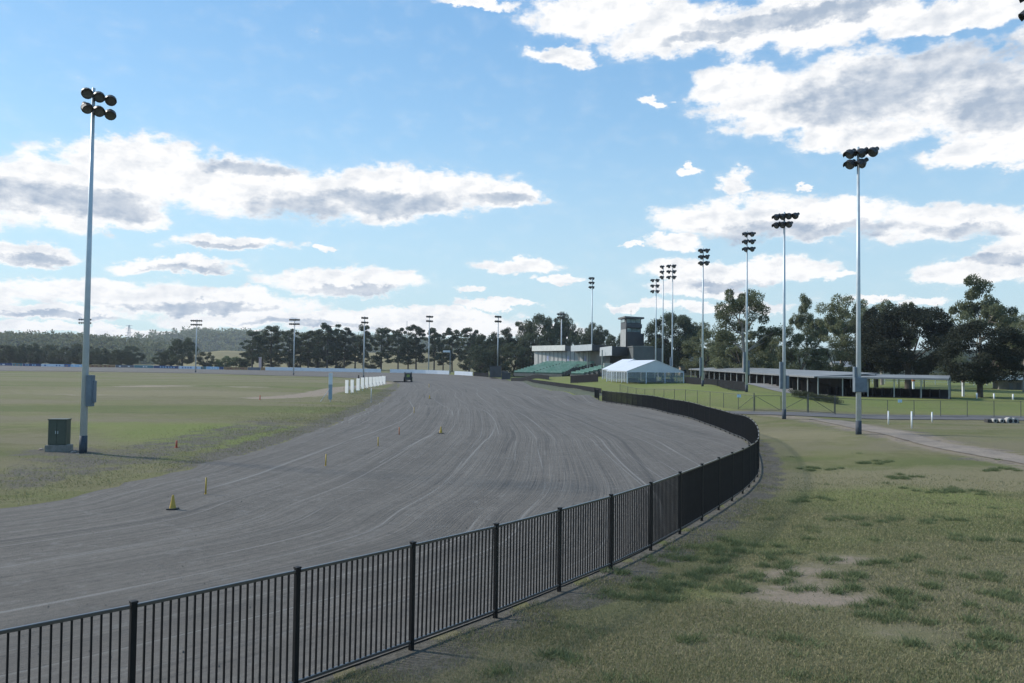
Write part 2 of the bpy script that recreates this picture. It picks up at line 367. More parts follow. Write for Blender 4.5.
def blob(px, py, rx, ry=None):
    x, y, _ = hit(px, py); return np.exp(-(((gx - x) / rx) ** 2 + ((gy - y) / (ry or rx)) ** 2))
dirt = np.where(outside, sm(d_o, 1.9, .6) * (gy < 120), 0)
dirt = np.maximum(dirt, np.where(d_o < .9, 1.0, 0) * (gy < 120))
dirt = np.maximum(dirt, .54 * sm(d_i, 12, 6) * sm(d_i, 1.2, 4) * (~outside & ~inside_track) * sm(gy, 26, 32) * sm(gy, 95, 60))
dirt = np.maximum(dirt, np.where(~outside & ~inside_track, sm(d_i, 4.5, .5) * sm(gy, 30, 44) * sm(gy, 330, 130) * .9, 0))
dirt = np.maximum(dirt, .75 * np.clip(blob(60, 452, 3.5, 2.5) + .8 * blob(95, 462, 5, 2), 0, 1))
bare0 = np.maximum(0, .62 * np.clip(blob(800, 575, 1.3, 1.2) + blob(770, 592, 1.5, .6) + blob(830, 600, 1.2, .6) + .8 * blob(900, 635, .9, .6) + .8 * blob(850, 560, .8, .8), 0, 1))
sand = np.zeros_like(gx)
sp = catmull([hit(px, py)[:2] for px, py in ((262, 398), (300, 396), (325, 392), (345, 388), (372, 385), (388, 382.5))], 2)
ds, _ = polydist(GX, GY, sp); sand = .85 * sm(ds, 4.5, 1.0)
sand = np.maximum(sand, bare0)
sand = np.maximum(sand, np.clip(.8 * blob(155, 386, 9, 7) + .7 * blob(250, 387, 6, 4) + .5 * blob(85, 395, 9, 3), 0, 1))
lush = sm(gy + .12 * (gx - 15), 86, 92) * outside * (gx > -60) * sm(gy, 340, 290)
lush = np.maximum(lush, .75 * np.where(~outside & ~inside_track, blob(270, 440, 7, 8) + .8 * blob(200, 432, 9, 8) + .6 * blob(120, 425, 12, 4) + .5 * blob(330, 403, 5, 5) + .5 * blob(300, 412, 7, 7), 0))
lush = np.maximum(lush, .65 * (blob(870, 500, 3, 4) + .8 * blob(960, 500, 3, 5) + .7 * blob(690, 590, 1.5, 2) + .4 * blob(900, 455, 8, 4)))
dwl = catmull([hit(a, b)[:2] for a, b in ((770, 414), (800, 418), (843, 424), (880, 431), (928, 443), (978, 452), (1024, 460.5), (1120, 480))], 1)
dd_, _ = polydist(GX, GY, dwl); sand = np.maximum(sand, .62 * sm(dd_, 3.6, 1.2)); dirt = np.maximum(dirt, .4 * sm(dd_, 5, 2) * (gy < 90))
lush = np.clip(lush, 0, 1)
dry = np.clip(.7 * blob(860, 480, 10, 5) + .8 * blob(960, 480, 8, 3) + .8 * blob(800, 435, 5, 8) + .4 * blob(600, 660, 4, 2) + .5 * blob(60, 392, 40, 10) + .6 * blob(200, 394, 20, 8), 0, 1)
# small relief of the grass itself (kept off the track)
relief = sm(dd_, 2.5, 5.5) * np.where((gy > 75) & (gy < 92) & (gx > 5), 0, 1) * (np.sin(gx * .9 + 1.3 * np.sin(gy * .37)) * np.sin(gy * .71 + gx * .23) * .03) * (~inside_track) * sm(np.minimum(d_o, d_i), .6, 2.5) * sm(RR.ravel(), 150, 60)
drop = np.where(inside_track & (np.minimum(d_o, d_i) > 1.2 + .01 * RR.ravel()), -.25, 0)
verts = np.stack([gx, gy, GZ + relief + drop], 1)
na, nr = len(ang), len(rad)
ii = (np.arange(nr - 1)[:, None] * na + np.arange(na - 1)[None]).ravel()
faces = np.stack([ii, ii + 1, ii + na + 1, ii + na], 1)[:, ::-1]
def gmat():
    m, b = newmat('grass_ground', 1.0)
    g = E.nt.nodes.new('ShaderNodeNewGeometry').outputs['Position']
    n1 = noise(g, .09, 6, .6); n2 = noise(g, .7, 8, .65); n3 = noise(g, 6, 8, .7); n4 = noise(g, 30, 5, .7)
    mp = E.nt.nodes.new('ShaderNodeMapping'); mp.inputs['Scale'].default_value = (.012, .10, 1); E.nt.links.new(g, mp.inputs[0])
    st = noise(mp.outputs[0], 1.0, 6, .6)
    base = mixc(n2.sm(.38, .62), (.148, .142, .066), (.212, .186, .106))
    base = mixc((n3 * .6 + n2 * .4).sm(.50, .64) * .8, base, (.110, .132, .050))
    base = mixc(st.sm(.46, .60) * .85, base, (.205, .180, .115))
    base = mixc(((1 - st).sm(.50, .62)) * .8, base, (.120, .140, .050))
    base = mixc((n1.sm(.48, .62)) * .45, base, (.165, .175, .065))
    base = mixc((attr('dry') * 1.3 + (n2 - .5) * 1.2).sm(.3, .9) * .8, base, (.235, .205, .125))
    lg = mixc(n3.sm(.35, .7), (.150, .190, .050), (.205, .220, .080))
    lg = mixc(n1.sm(.4, .65) * .5, lg, (.215, .200, .095))
    base = mixc((attr('lush') * 1.5 + (n2 - .5) * .9).sm(.25, .95), base, lg)
    base = mixc((attr('sand') * 1.25 + (n2 - .5) * 1.5 + (n3 - .5) * .6).sm(.4, .85), base, (.31, .25, .195))
    so = mixc(n3.sm(.35, .65), (.165, .150, .130), (.095, .086, .074))
    base = mixc((attr('dirt') * 1.35 + (n2 - .5) * 1.5 + (n3 - .5) * .9).sm(.45, .85), base, so)
    base = mixc(n4.sm(.3, .75) * .35, base, (.045, .05, .024))
    E.nt.links.new(base, b.inputs[0]); bump(b, n3 * .6 + n4 * .5 + n2 * .5, .10, .9); return m
ground = npmesh('ground', verts, faces, gmat(), smooth=True); tag(ground, 'uneven green and straw coloured grass over the whole site', kind='structure')
for nm, a in (('dirt', dirt), ('sand', sand), ('lush', lush), ('dry', dry)):
    at_ = ground.data.attributes.new(nm, 'FLOAT', 'POINT'); at_.data.foreach_set('value', np.asarray(a, np.float32))
# ------------------------------------------------------------------ track sheet
NS, NTt = 520, 40
O = resample(outer[outer[:, 1] > -11], n=4000); I = resample(inner, n=4000)
# pair the two edges by a common parameter so that cross lines stay square to the track
keyO = [(0, 0.0), ]; 
def nearest(P, q): return int(((P - np.array(q)) ** 2).sum(1).argmin())
pairs = [((-22, -5), (-62, 2)), ((-8.2, 6.0), (-27, 18.5)), ((5.83, 24.2), (-16.2, 31)), ((15.2, 49), (-14.6, 54)), ((18.6, 75), (-15.2, 74)), ((11.5, 140), (-21, 138)), ((5.8, 190), (-27, 188)), ((0.2, 245), (-37, 231)), ((-30, 297), (-60, 261)), ((-100, 320), (-105, 283)), ((-320, 352), (-280, 310))]
io = [nearest(O, a) for a, b in pairs]; ij = [nearest(I, b) for a, b in pairs]
so_ = np.linspace(0, 1, len(pairs))
s_len = np.concatenate([[0], np.cumsum([np.linalg.norm((O[io[k + 1]] + I[ij[k + 1]] - O[io[k]] - I[ij[k]]) / 2) for k in range(len(pairs) - 1)])])
tt = np.linspace(0, s_len[-1], NS)
def pchip_like(x, xp, fp):
    # monotone smooth interpolation
    xp = np.array(xp, float); fp = np.array(fp, float); h = np.diff(xp); d = np.diff(fp) / h
    mm = np.zeros(len(xp)); mm[1:-1] = 2 * d[1:] * d[:-1] / (d[1:] + d[:-1] + 1e-9); mm[0] = d[0]; mm[-1] = d[-1]
    k = np.clip(np.searchsorted(xp, x) - 1, 0, len(h) - 1); t = (x - xp[k]) / h[k]
    return fp[k] * (1 + 2 * t) * (1 - t) ** 2 + mm[k] * h[k] * t * (1 - t) ** 2 + fp[k + 1] * t * t * (3 - 2 * t) + mm[k + 1] * h[k] * t * t * (t - 1)
oo = pchip_like(tt, s_len, io); jj = pchip_like(tt, s_len, ij)
def samp(P, idx): return np.stack([np.interp(idx, np.arange(len(P)), P[:, 0]), np.interp(idx, np.arange(len(P)), P[:, 1])], 1)
Po = samp(O, oo); Pi = samp(I, jj)
w = np.linspace(0, 1, NTt)
rag = (np.sin(tt * .31) + np.sin(tt * .83 + 1) * .6 + np.sin(tt * 2.1) * .35 + rng.normal(0, .6, NS)) * .2
Pi2 = Pi + (Po - Pi) / np.linalg.norm(Po - Pi, axis=1)[:, None] * rag[:, None]
Po2 = Po + (Pi - Po) / np.linalg.norm(Po - Pi, axis=1)[:, None] * .16
TX = Pi[:, None] * (1 - w)[None, :, None] + Po2[:, None] * w[None, :, None] + (Pi2 - Pi)[:, None] * ((1 - w) ** 14)[None, :, None]
tz = ground_np(TX[..., 0], TX[..., 1]).reshape(NS, NTt)
tr_ = np.hypot(TX[..., 0], TX[..., 1])
edge = np.minimum(w, 1 - w)[None] * 40
tz = tz + .02 + .0007 * tr_ * np.clip(edge, .25, 1)
tv = np.concatenate([TX, tz[..., None]], 2).reshape(-1, 3)
ii = (np.arange(NS - 1)[:, None] * NTt + np.arange(NTt - 1)[None]).ravel()
tf = np.stack([ii, ii + 1, ii + NTt + 1, ii + NTt], 1)
def tmat():
    m, b = newmat('harrowed_crusher_dust', .9); b.inputs['Specular IOR Level'].default_value = .25
    g = E.nt.nodes.new('ShaderNodeNewGeometry').outputs['Position']
    u = attr('across'); v = attr('along')                 # metres across / along
    n2 = noise(g, .35, 7, .6); n3 = noise(g, 5, 8, .7); n4 = noise(g, 40, 4, .7)
    wob = (noise(vec(u * .04, v * .012), 1.0, 0, .5) - .5) * 2.4
    uu = u + wob
    s1 = noise(vec(uu * .9, v * .012), 1.0, 6, .62); s2 = noise(vec(uu * 4.5, v * .03), 1.0, 5, .65); s3 = noise(vec(u * 14, v * .06), 1.0, 3, .6)
    c = mixc(n2.sm(.3, .7), (.122, .110, .096), (.148, .134, .118))
    c = mixc(s1.sm(.42, .68) * .45, c, (.176, .163, .148))
    c = mixc((1 - s1).sm(.50, .68) * .5, c, (.088, .084, .079))
    c = mixc(s2.sm(.52, .68) * .55, c, (.205, .190, .171))
    c = mixc((1 - s2).sm(.52, .68) * .6, c, (.072, .069, .065))
    c = mixc((s3 * .5 + n3 * .5).sm(.45, .60) * .45, c, (.068, .065, .061))
    mott = noise(g, 1.8, 8, .72)
    c = mixc(mott.sm(.54, .66) * .5, c, (.19, .182, .17)); c = mixc((1 - mott).sm(.55, .68) * .5, c, (.070, .067, .063))
    # wheel lines: pairs of narrow pale lines wandering along the track
    wob2 = (noise(vec(u * .02, v * .012, 4.0), 1.0, 0, .5) - .5) * 12
    wob3_ = (noise(vec(u * .05, v * .015, 14.0), 1.0, 0, .5) - .5) * 8
    fr = E.m('PINGPONG', u + wob2, 2.1)
    line = fr.sm(.085, .02) * noise(vec(u * .2, v * .03, 9.0), 1.0, 4, .6).sm(.43, .54)
    c = mixc(line * .7, c, (.245, .236, .222))
    fr4 = E.m('PINGPONG', u + wob2 * .6 + wob3_ * .5 + .4, .62)
    c = mixc(fr4.sm(.05, .01) * noise(vec(u * .5, v * .04, 5.0), 1.0, 4, .6).sm(.46, .58) * .55, c, (.25, .243, .232))
    wob3 = (noise(vec(u * .015, v * .008, 7.0), 1.0, 0, .5) - .5) * 12
    fr3 = E.m('PINGPONG', u + wob3 + 1.1, 3.7)
    line3 = fr3.sm(.22, .05) * noise(vec(u * .15, v * .03, 2.0), 1.0, 3, .6).sm(.46, .56)
    c = mixc(line3 * .55, c, (.055, .053, .052))
    c = mixc(attr('lip').sm(.2, 1.0) * .2, c, (.20, .195, .185))
    c = mixc(n4.sm(.35, .75) * .28, c, (.05, .05, .05))
    E.nt.links.new(c, b.inputs[0]); bump(b, n3 * .5 + n4 * .35 + s3 * .7 + s2 * .6, .06, .9); return m
track = npmesh('dirt_track', tv, tf, tmat(), smooth=True); tag(track, 'grey harrowed crusher dust racing track with wheel marks', kind='structure')
wid = np.linalg.norm(Po - Pi, axis=1)
for nm, a in (('across', (wid[:, None] * w[None])), ('along', np.repeat(tt[:, None], NTt, 1)), ('lip', np.clip(1 - (1 - w)[None] * wid[:, None] / 2.2, 0, 1) * np.ones((NS, 1)))):
    at_ = track.data.attributes.new(nm, 'FLOAT', 'POINT'); at_.data.foreach_set('value', np.asarray(a, np.float32).ravel())
# ------------------------------------------------------------------ strips: gravel driveway, service road, apron
def strip(name, L, Rr, m, label, off=.02, n=120, k=8, jit=.12):
    A = resample(catmull(L, .5), n=n); B = resample(catmull(Rr, .5), n=n)
    A = A + rng.normal(0, jit, A.shape); B = B + rng.normal(0, jit, B.shape)
    q = np.linspace(0, 1, k); P = A[:, None] * (1 - q)[None, :, None] + B[:, None] * q[None, :, None]
    z = ground_np(P[..., 0], P[..., 1]).reshape(n, k); r = np.hypot(P[..., 0], P[..., 1]); z = z + off + .00025 * r
    ii = (np.arange(n - 1)[:, None] * k + np.arange(k - 1)[None]).ravel(); f = np.stack([ii, ii + 1, ii + k + 1, ii + k], 1)
    v = np.concatenate([P, z[..., None]], 2).reshape(-1, 3)
    a, b, c = v[f[0, 0]], v[f[0, 1]], v[f[0, 3]]
    if np.cross(b - a, c - a)[2] < 0: f = f[:, ::-1]
    o = npmesh(name, v, f, m, smooth=True); return tag(o, label, kind='structure')
def gravmat(name, a, b_, d):
    m, b = newmat(name, .95); g = E.nt.nodes.new('ShaderNodeNewGeometry').outputs['Position']
    n2 = noise(g, .5, 7, .65); n3 = noise(g, 7, 8, .7)
    c = mixc(n2.sm(.35, .65), a, b_); c = mixc(n3.sm(.4, .7) * .5, c, d); E.nt.links.new(c, b.inputs[0]); bump(b, n3, .05, .7); return m
grav = gravmat('pale_gravel', (.28, .235, .19), (.195, .168, .142), (.12, .11, .10))
asph = gravmat('worn_asphalt', (.115, .112, .115), (.15, .145, .145), (.08, .08, .08))
apron = gravmat('concrete_apron', (.27, .265, .26), (.22, .215, .21), (.18, .175, .17))
H2 = lambda px, py: hit(px, py)[:2]
strip('driveway', [H2(812, 418.3), H2(850, 422), H2(890, 429.5), H2(935, 441), H2(985, 449.5), H2(1024, 457), H2(1120, 474)], [H2(808, 419), H2(840, 425.5), H2(873, 432.5), H2(922, 445), H2(972, 455), H2(1024, 464.5), H2(1120, 486)], grav, 'pale gravel driveway curving past the floodlight pole', off=.015, jit=.03)
strip('service_road', [H2(700, 411.5), H2(760, 412), H2(850, 414.5), H2(930, 415.6), H2(1024, 416.8), H2(1200, 420)], [H2(700, 413.5), H2(760, 415), H2(850, 418.5), H2(930, 420), H2(1024, 421), H2(1200, 424)], asph, 'narrow grey road along the wire fence', off=.03, jit=.06)
# ------------------------------------------------------------------ track fence (foreground)
PS = 2.285
fp = resample(fence_path, step=PS)
k0 = int(((fp - np.array([-3.02, 11.3])) ** 2).sum(1).argmin())
off = np.array([-3.02, 11.3]) - fp[k0]
shift = (1.0 * (np.linalg.norm(off)))
start = 0.0; best = None
for q in np.linspace(0, 2.3, 25):                     # slide the post spacing so that a post stands where the photo shows one
    s = np.concatenate([[0], np.cumsum(np.linalg.norm(np.diff(fence_path, axis=0), axis=1))])
    t = np.arange(q, s[-1], PS); P = np.stack([np.interp(t, s, fence_path[:, i]) for i in (0, 1)], 1)
    d = ((P - np.array([-3.02, 11.3])) ** 2).sum(1).min()
    if best is None or d < best[0]: best = (d, P)
fp = best[1]; fp = fp[fp[:, 1] > 0.5]
fz = ground_np(fp[:, 0], fp[:, 1])
FH = 1.76
fence = thing('track_fence', 'black steel picket fence curving round the outer edge of the track', 'fence', (fp[0][0], fp[0][1], fz[0]))
o0 = Vector((fp[0][0], fp[0][1], fz[0]))
b = MB().box((0, 0, FH / 2 - .1), (.07, .07, FH + .2)); b.box((0, 0, FH + .012), (.085, .085, .025))
post_me = b.build('post', blackpc, fence, bevel=.004)
def panel(L):
    b = MB(); n = int(round((L - .07) / .105)); g_ = (L - .07) / n
    for i in range(1, n): b.box((.035 + i * g_, 0, FH / 2 + .05), (.021, .025, FH - .2))
    pk = b.build('panel', blackpc, fence)
    return pk
pan = panel(PS)
rr = MB().box((PS / 2, 0, FH - .04), (PS - .07, .045, .045)).build('top_rail', railpc, pan, bevel=.006)
rb = MB().box((PS / 2, 0, .14), (PS - .07, .045, .045)).build('bottom_rail', railpc, pan, bevel=.006)
def put(o, loc, rot, sc=(1, 1, 1)): o.location = loc; o.rotation_euler = rot; o.scale = sc
for i in range(len(fp)):
    loc = Vector((fp[i][0], fp[i][1], fz[i])) - o0
    d = fp[min(i + 1, len(fp) - 1)] - fp[max(i - 1, 0)]; a = math.atan2(d[1], d[0])
    p = post_me if i == 0 else post_me.copy()
    if i: COL.objects.link(p)
    put(p, loc, (0, 0, a))
    if i < len(fp) - 1:
        e = fp[i + 1] - fp[i]; L = float(np.linalg.norm(e)); dz = fz[i + 1] - fz[i]
        q = pan if i == 0 else pan.copy()
        if i: COL.objects.link(q); r1 = rr.copy(); r2 = rb.copy(); COL.objects.link(r1); COL.objects.link(r2); r1.parent = q; r2.parent = q
        put(q, loc, (0, -math.atan2(dz, L), math.atan2(e[1], e[0])), (L / PS, 1, 1))
# kerb-like strip of bare earth and concrete edge under the fence is in the ground material
# ------------------------------------------------------------------ mesh screens (shade cloth on posts)
def mesh_weave(name, c, a):
    m, b = newmat(name, .8); b.inputs['Base Color'].default_value = (*c, 1); b.inputs['Alpha'].default_value = a; return m
cloth = mesh_weave('black_shade_cloth', (.012, .013, .016), .96)
cloth2 = mesh_weave('worn_shade_cloth', (.02, .022, .024), .9)
def screen(name, pts, h, label, posts=3.0, m=cloth, lift=.05, group=None, th=.03, cat='fence', toprail=True, sub='screen', zabs=None, zlin=False):
    P = resample(catmull(pts, .4) if len(pts) > 2 else np.array(pts, float), step=posts)
    e = np.array(pts[-1], float)
    if np.linalg.norm(P[-1] - e) > posts * .4: P = np.vstack([P, e])
    else: P[-1] = e
    z = ground_np(P[:, 0], P[:, 1]) if zabs is None else np.full(len(P), zabs); z = np.linspace(z[0], z[-1], len(z)) if zlin else z; t = thing(name, label, cat, (P[0][0], P[0][1], z[0]), group=group); o = Vector((P[0][0], P[0][1], z[0]))
    b = MB()
    for i in range(len(P) - 1):
        p = Vector((*P[i], z[i])) - o; q = Vector((*P[i + 1], z[i + 1])) - o; d = (q - p).normalized(); nrm = Vector((-d.y, d.x, 0)) * th / 2; u = Vector((0, 0, 1))
        b.addv([p + nrm + u * lift, q + nrm + u * lift, q + nrm + u * h, p + nrm + u * h, p - nrm + u * lift, q - nrm + u * lift, q - nrm + u * h, p - nrm + u * h],
               [(3, 2, 1, 0), (4, 5, 6, 7), (0, 1, 5, 4), (2, 3, 7, 6), (1, 2, 6, 5), (3, 0, 4, 7)])
    b.build(sub, m, t)
    pm = MB().tube((0, 0, -.2), (0, 0, h + .04), .03, n=8).build('post', blackpc, t)
    for i in range(len(P)):
        q = pm if i == 0 else pm.copy()
        if i: COL.objects.link(q)
        q.location = Vector((*P[i], z[i])) - o
    if toprail:
        b = MB()
        for i in range(len(P) - 1): b.tube(Vector((*P[i], z[i] + h + .02)) - o, Vector((*P[i + 1], z[i + 1] + h + .02)) - o, .022, n=6)
        b.build('top_rail', blackpc, t)
    return t
SF = catmull([(11.8, 141), (9.3, 163), (5.9, 190), (2.6, 218), (0.4, 243)], 2.0)
SF0 = resample(SF, n=60); t_ = np.gradient(SF0, axis=0); t_ /= np.linalg.norm(t_, axis=1)[:, None]; nrm_ = np.stack([t_[:, 1], -t_[:, 0]], 1)
SF0 = resample(catmull([(13.2, 126), (11.7, 141), (8.9, 165), (5.9, 190), (2.6, 218), (0.4, 243)], 2.0), n=90); t_ = np.gradient(SF0, axis=0); t_ /= np.linalg.norm(t_, axis=1)[:, None]; nrm_ = np.stack([t_[:, 1], -t_[:, 0]], 1)
prof = [(-.1, -.1), (.25, .32), (.9, .62), (1.7, .74), (2.6, .60), (4.2, -.2)]
bv = []
for k in range(90):
    e = min(1, k / 3, (89 - k) / 6)
    for u_, h_ in prof:
        p = SF0[k] + nrm_[k] * (u_ + .0); g0 = gz(p[0], p[1]); w__ = max(0, h_ / .74) * e; bv.append((p[0], p[1], (g0 + .03) * (1 - w__) + max(.80, g0 + .03) * w__ - (.12 if h_ < 0 else 0) + (random.uniform(-.04, .04) if h_ > .1 else 0)))
ii = (np.arange(89)[:, None] * 6 + np.arange(5)[None]).ravel(); bf = np.stack([ii, ii + 1, ii + 7, ii + 6], 1)
if np.cross(np.array(bv[1]) - np.array(bv[0]), np.array(bv[6]) - np.array(bv[0]))[2] < 0: bf = bf[:, ::-1]
bank = npmesh('grass_bank', np.array(bv), bf, mat('rough_verge', (.075, .088, .055), (.05, .058, .042), 1.2, 1, bump=.6), smooth=True)
tag(bank, 'low rough grey green bank between the straight and the black mesh fence', kind='structure')
top = SF0[2:-4] + nrm_[2:-4] * 1.9
sfz = screen('straight_fence', [tuple(p) for p in top[::6]], .80, 'low black mesh fence along the home straight in front of the lawn', posts=4.0, zabs=.86)
X_, Y_, Z_ = onground(740, 118, 386)
a_ = onground(684.5, 150, 383); c_ = onground(745, 107, 389)
screen('mesh_screen_fence', [a_[:2], onground(715, 126, 386)[:2], c_[:2]], 1.25, 'dark mesh screen fence on the lawn between the marquee and a floodlight pole', posts=3.0, zlin=True)
def board(name, px0, px1, Y0, Y1, h, label, m=cloth, lift=.1):
    p = onground(px0, Y0, 382); q = onground(px1, Y1, 384); return screen(name, [p[:2], q[:2]], h, label, posts=2.5, m=m, lift=lift, toprail=True)
board('mesh_screen', 570.5, 598, 174, 166, 1.7, 'free standing black mesh screen on the lawn in front of the blue green seats')
board('mesh_screen', 511, 549, 235, 205, 1.15, 'long dark mesh screen beside the far end of the home straight', m=cloth2)
# gate posts at the end of the picket fence
gp = thing('track_gate', 'black steel gate between the picket fence and the low mesh fence', 'gate', (13.7, 122.3, gz(13.7, 122.3)))
b = MB(); b.box((0, 0, .9), (.14, .14, 1.9)); b.build('post', blackpc, gp, bevel=.01)
b = MB(); b.box((-.35, 2.6, .9), (.14, .14, 1.9)); b.build('post', blackpc, gp, bevel=.01)
b = MB(); b.beam((-.05, .1, 1.6), (-.3, 2.5, 1.6), .05); b.beam((-.05, .1, .25), (-.3, 2.5, .25), .05)
for i in range(1, 18):
    t = i / 18; b.beam((-.05 - .25 * t, .1 + 2.4 * t, .25), (-.05 - .25 * t, .1 + 2.4 * t, 1.6), .025)
b.build('gate_leaf', blackpc, gp)
# ------------------------------------------------------------------ chain link fence with gate
wirem = mat('dark_galvanised_wire', (.10, .11, .11), (.06, .065, .065), 3, .6, .2)
def chainlink(name, label, A, B, h, posts, cat='fence', brace=(), extra=None):
    A = np.array(A, float); B = np.array(B, float); L = np.linalg.norm(B - A); n = max(1, int(round(L / posts)))
    P = A + (B - A) * np.linspace(0, 1, n + 1)[:, None]; z = ground_np(P[:, 0], P[:, 1]); o = Vector((*A, z[0]))
    t = thing(name, label, cat, o)
    pm = MB().tube((0, 0, -.2), (0, 0, h), .032, n=8).build('post', wirem, t)
    Q = [Vector((*P[i], z[i])) - o for i in range(n + 1)]
    for i in range(n + 1):
        q = pm if i == 0 else pm.copy()
        if i: COL.objects.link(q)
        q.location = Q[i]
    b = MB(); c = MB()
    for i in range(n):
        for hh, r in ((h - .03, .02), (.06, .006), (h * .5, .004)): b.tube(Q[i] + Vector((0, 0, hh)), Q[i + 1] + Vector((0, 0, hh)), r, n=5, cap=False)
        m_ = int(np.linalg.norm(P[i + 1] - P[i]) / .14); hh = h - .1
        for k in range(-int(hh / .14), m_ + 1):
            for s in (0, 1):
                t0 = k * .14; t1 = t0 + hh; a = max(0, -t0); e = min(hh, m_ * .14 - t0)
                if e <= a: continue
                za, ze = (a, e) if s == 0 else (hh - a, hh - e)
                f0 = (t0 + a) / (m_ * .14); f1 = (t0 + e) / (m_ * .14)
                c.tube(Q[i].lerp(Q[i + 1], f0) + Vector((0, 0, .06 + za)), Q[i].lerp(Q[i + 1], f1) + Vector((0, 0, .06 + ze)), .0022, n=3, cap=False)
    b.build('rail', wirem, t); c.build('wire_mesh', wirem, t)
    for i, j in brace:
        MB().tube(Q[i] + Vector((0, 0, .1)), Q[j] + Vector((0, 0, h - .1)), .022, n=6).build('brace', wirem, t)
    return t, P, z
G1 = onground(754, 84.0, 410); G2 = onground(781, 83.5, 411); G3 = onground(808, 83, 412); G4 = onground(835, 83, 413)
chainlink('chain_link_fence', 'wire mesh fence on thin dark posts below the tent lawn, left of the gates', onground(620, 123, 392)[:2], G1[:2], 1.75, 3.3, brace=[(-2, -1)])
chainlink('chain_link_fence', 'wire mesh fence on thin posts in front of the round dark tree', G4[:2], onground(1075, 81.5, 417)[:2], 1.75, 2.75)
def gate(A, B, s, label):
    A = Vector(A); B = Vector(B); t = thing('wire_gate', label, 'gate', A); q = B - A; h = 1.7
    MB().tube((0, 0, -.2), (0, 0, 2.0), .06, n=8).build('gate_post', wirem, t)
    b = MB(); u = Vector((0, 0, 1)); d = q.normalized()
    a0 = d * .1 + u * .15; a1 = q - d * .06 + u * .15; e0 = d * .1 + u * h; e1 = q - d * .06 + u * h
    for p_, q_ in ((a0, a1), (e0, e1), (a0, e0), (a1, e1)): b.tube(p_, q_, .024, n=6)
    b.build('frame', wirem, t)
    MB().tube(*((a1, e0) if s > 0 else (a0, e1)), .026, n=6).build('brace', wirem, t)
    c = MB(); L = (e1 - e0).length; m_ = int(L / .16)
    for k in range(-10, m_ + 1):
        for s2 in (0, 1):
            t0 = k * .16; hh = h - .17; a = max(0, -t0); e = min(hh, L - t0)
            if e <= a: continue
            za, ze = (a, e) if s2 == 0 else (hh - a, hh - e)
            c.tube(a0 + d * (t0 + a) + u * za, a0 + d * (t0 + e) + u * ze, .0022, n=3, cap=False)
    c.build('wire_mesh', wirem, t)
    return t
gate(G1, G2, 1, 'left leaf of the double wire gate with a slanting brace')
gate(G3, G2, 1, 'middle leaf of the wire gates, behind a floodlight pole')
gate(G4, G3, -1, 'right leaf of the wire gates with a slanting brace')
signblue = mat('pale_blue_sign', (.45, .66, .78), (.40, .60, .72), 3, .5)
for px, py, Y, lab in ((739, 396, 84.6, 'small pale blue sign wired to the fence left of the gates'), (900, 401, 82.4, 'small pale blue sign wired to the fence beside the white posts')):
    x, y, z = pt(px, py, Y - .1); s = MB().box((0, 0, 0), (.42, .02, .30)).build('fence_sign', signblue, None, (x, y, z))
    tag(s, lab, 'sign'); q = MB()
    for r_ in range(3): q.box((0, -.013, .07 - r_ * .07), (.26 - .05 * (r_ % 2), .004, .022))
    q.build('lettering', white, s)
# ------------------------------------------------------------------ floodlight poles
def lamp_mesh(parent, pos, face, r=.29, name='lamp'):
    f = Vector(face).normalized()
    b = MB().lathe(Vector(pos) - f * .26, f, [(0, r * .45), (.05, r * .62), (.14, r * .80), (.26, r * .98), (.34, r), (.42, r * .97)], 14)
    b.lathe(Vector(pos) - f * .52, f, [(0, r * .3), (.03, r * .42), (.24, r * .42), (.28, r * .3)], 10)
    # short visor over the glass
    s = f.cross(Vector((0, 0, 1))).normalized(); u = s.cross(f)
    vs = []
    for i in range(7):
        a = math.pi * (i / 6); dv = s * math.cos(a) + u * math.sin(a)
        vs += [Vector(pos) + f * .14 + dv * r * .99, Vector(pos) + f * .36 + dv * r * 1.02 * (1.0), Vector(pos) + f * .36 + dv * r * .97, Vector(pos) + f * .14 + dv * r * .94]
    fs = []
    for i in range(6):
        k = i * 4; l = k + 4
        fs += [(k, l, l + 1, k + 1), (k + 1, l + 1, l + 2, k + 2), (k + 2, l + 2, l + 3, k + 3)]
    b.addv(vs, fs)
    o = b.build(name, lampm, parent, smooth=False)
    MB().lathe(Vector(pos) + f * .125, f, [(0, r * .93), (.03, r * .9), (.045, r * .6), (.05, .02)], 14).build('glass', glassm, o, smooth=True)
    return o
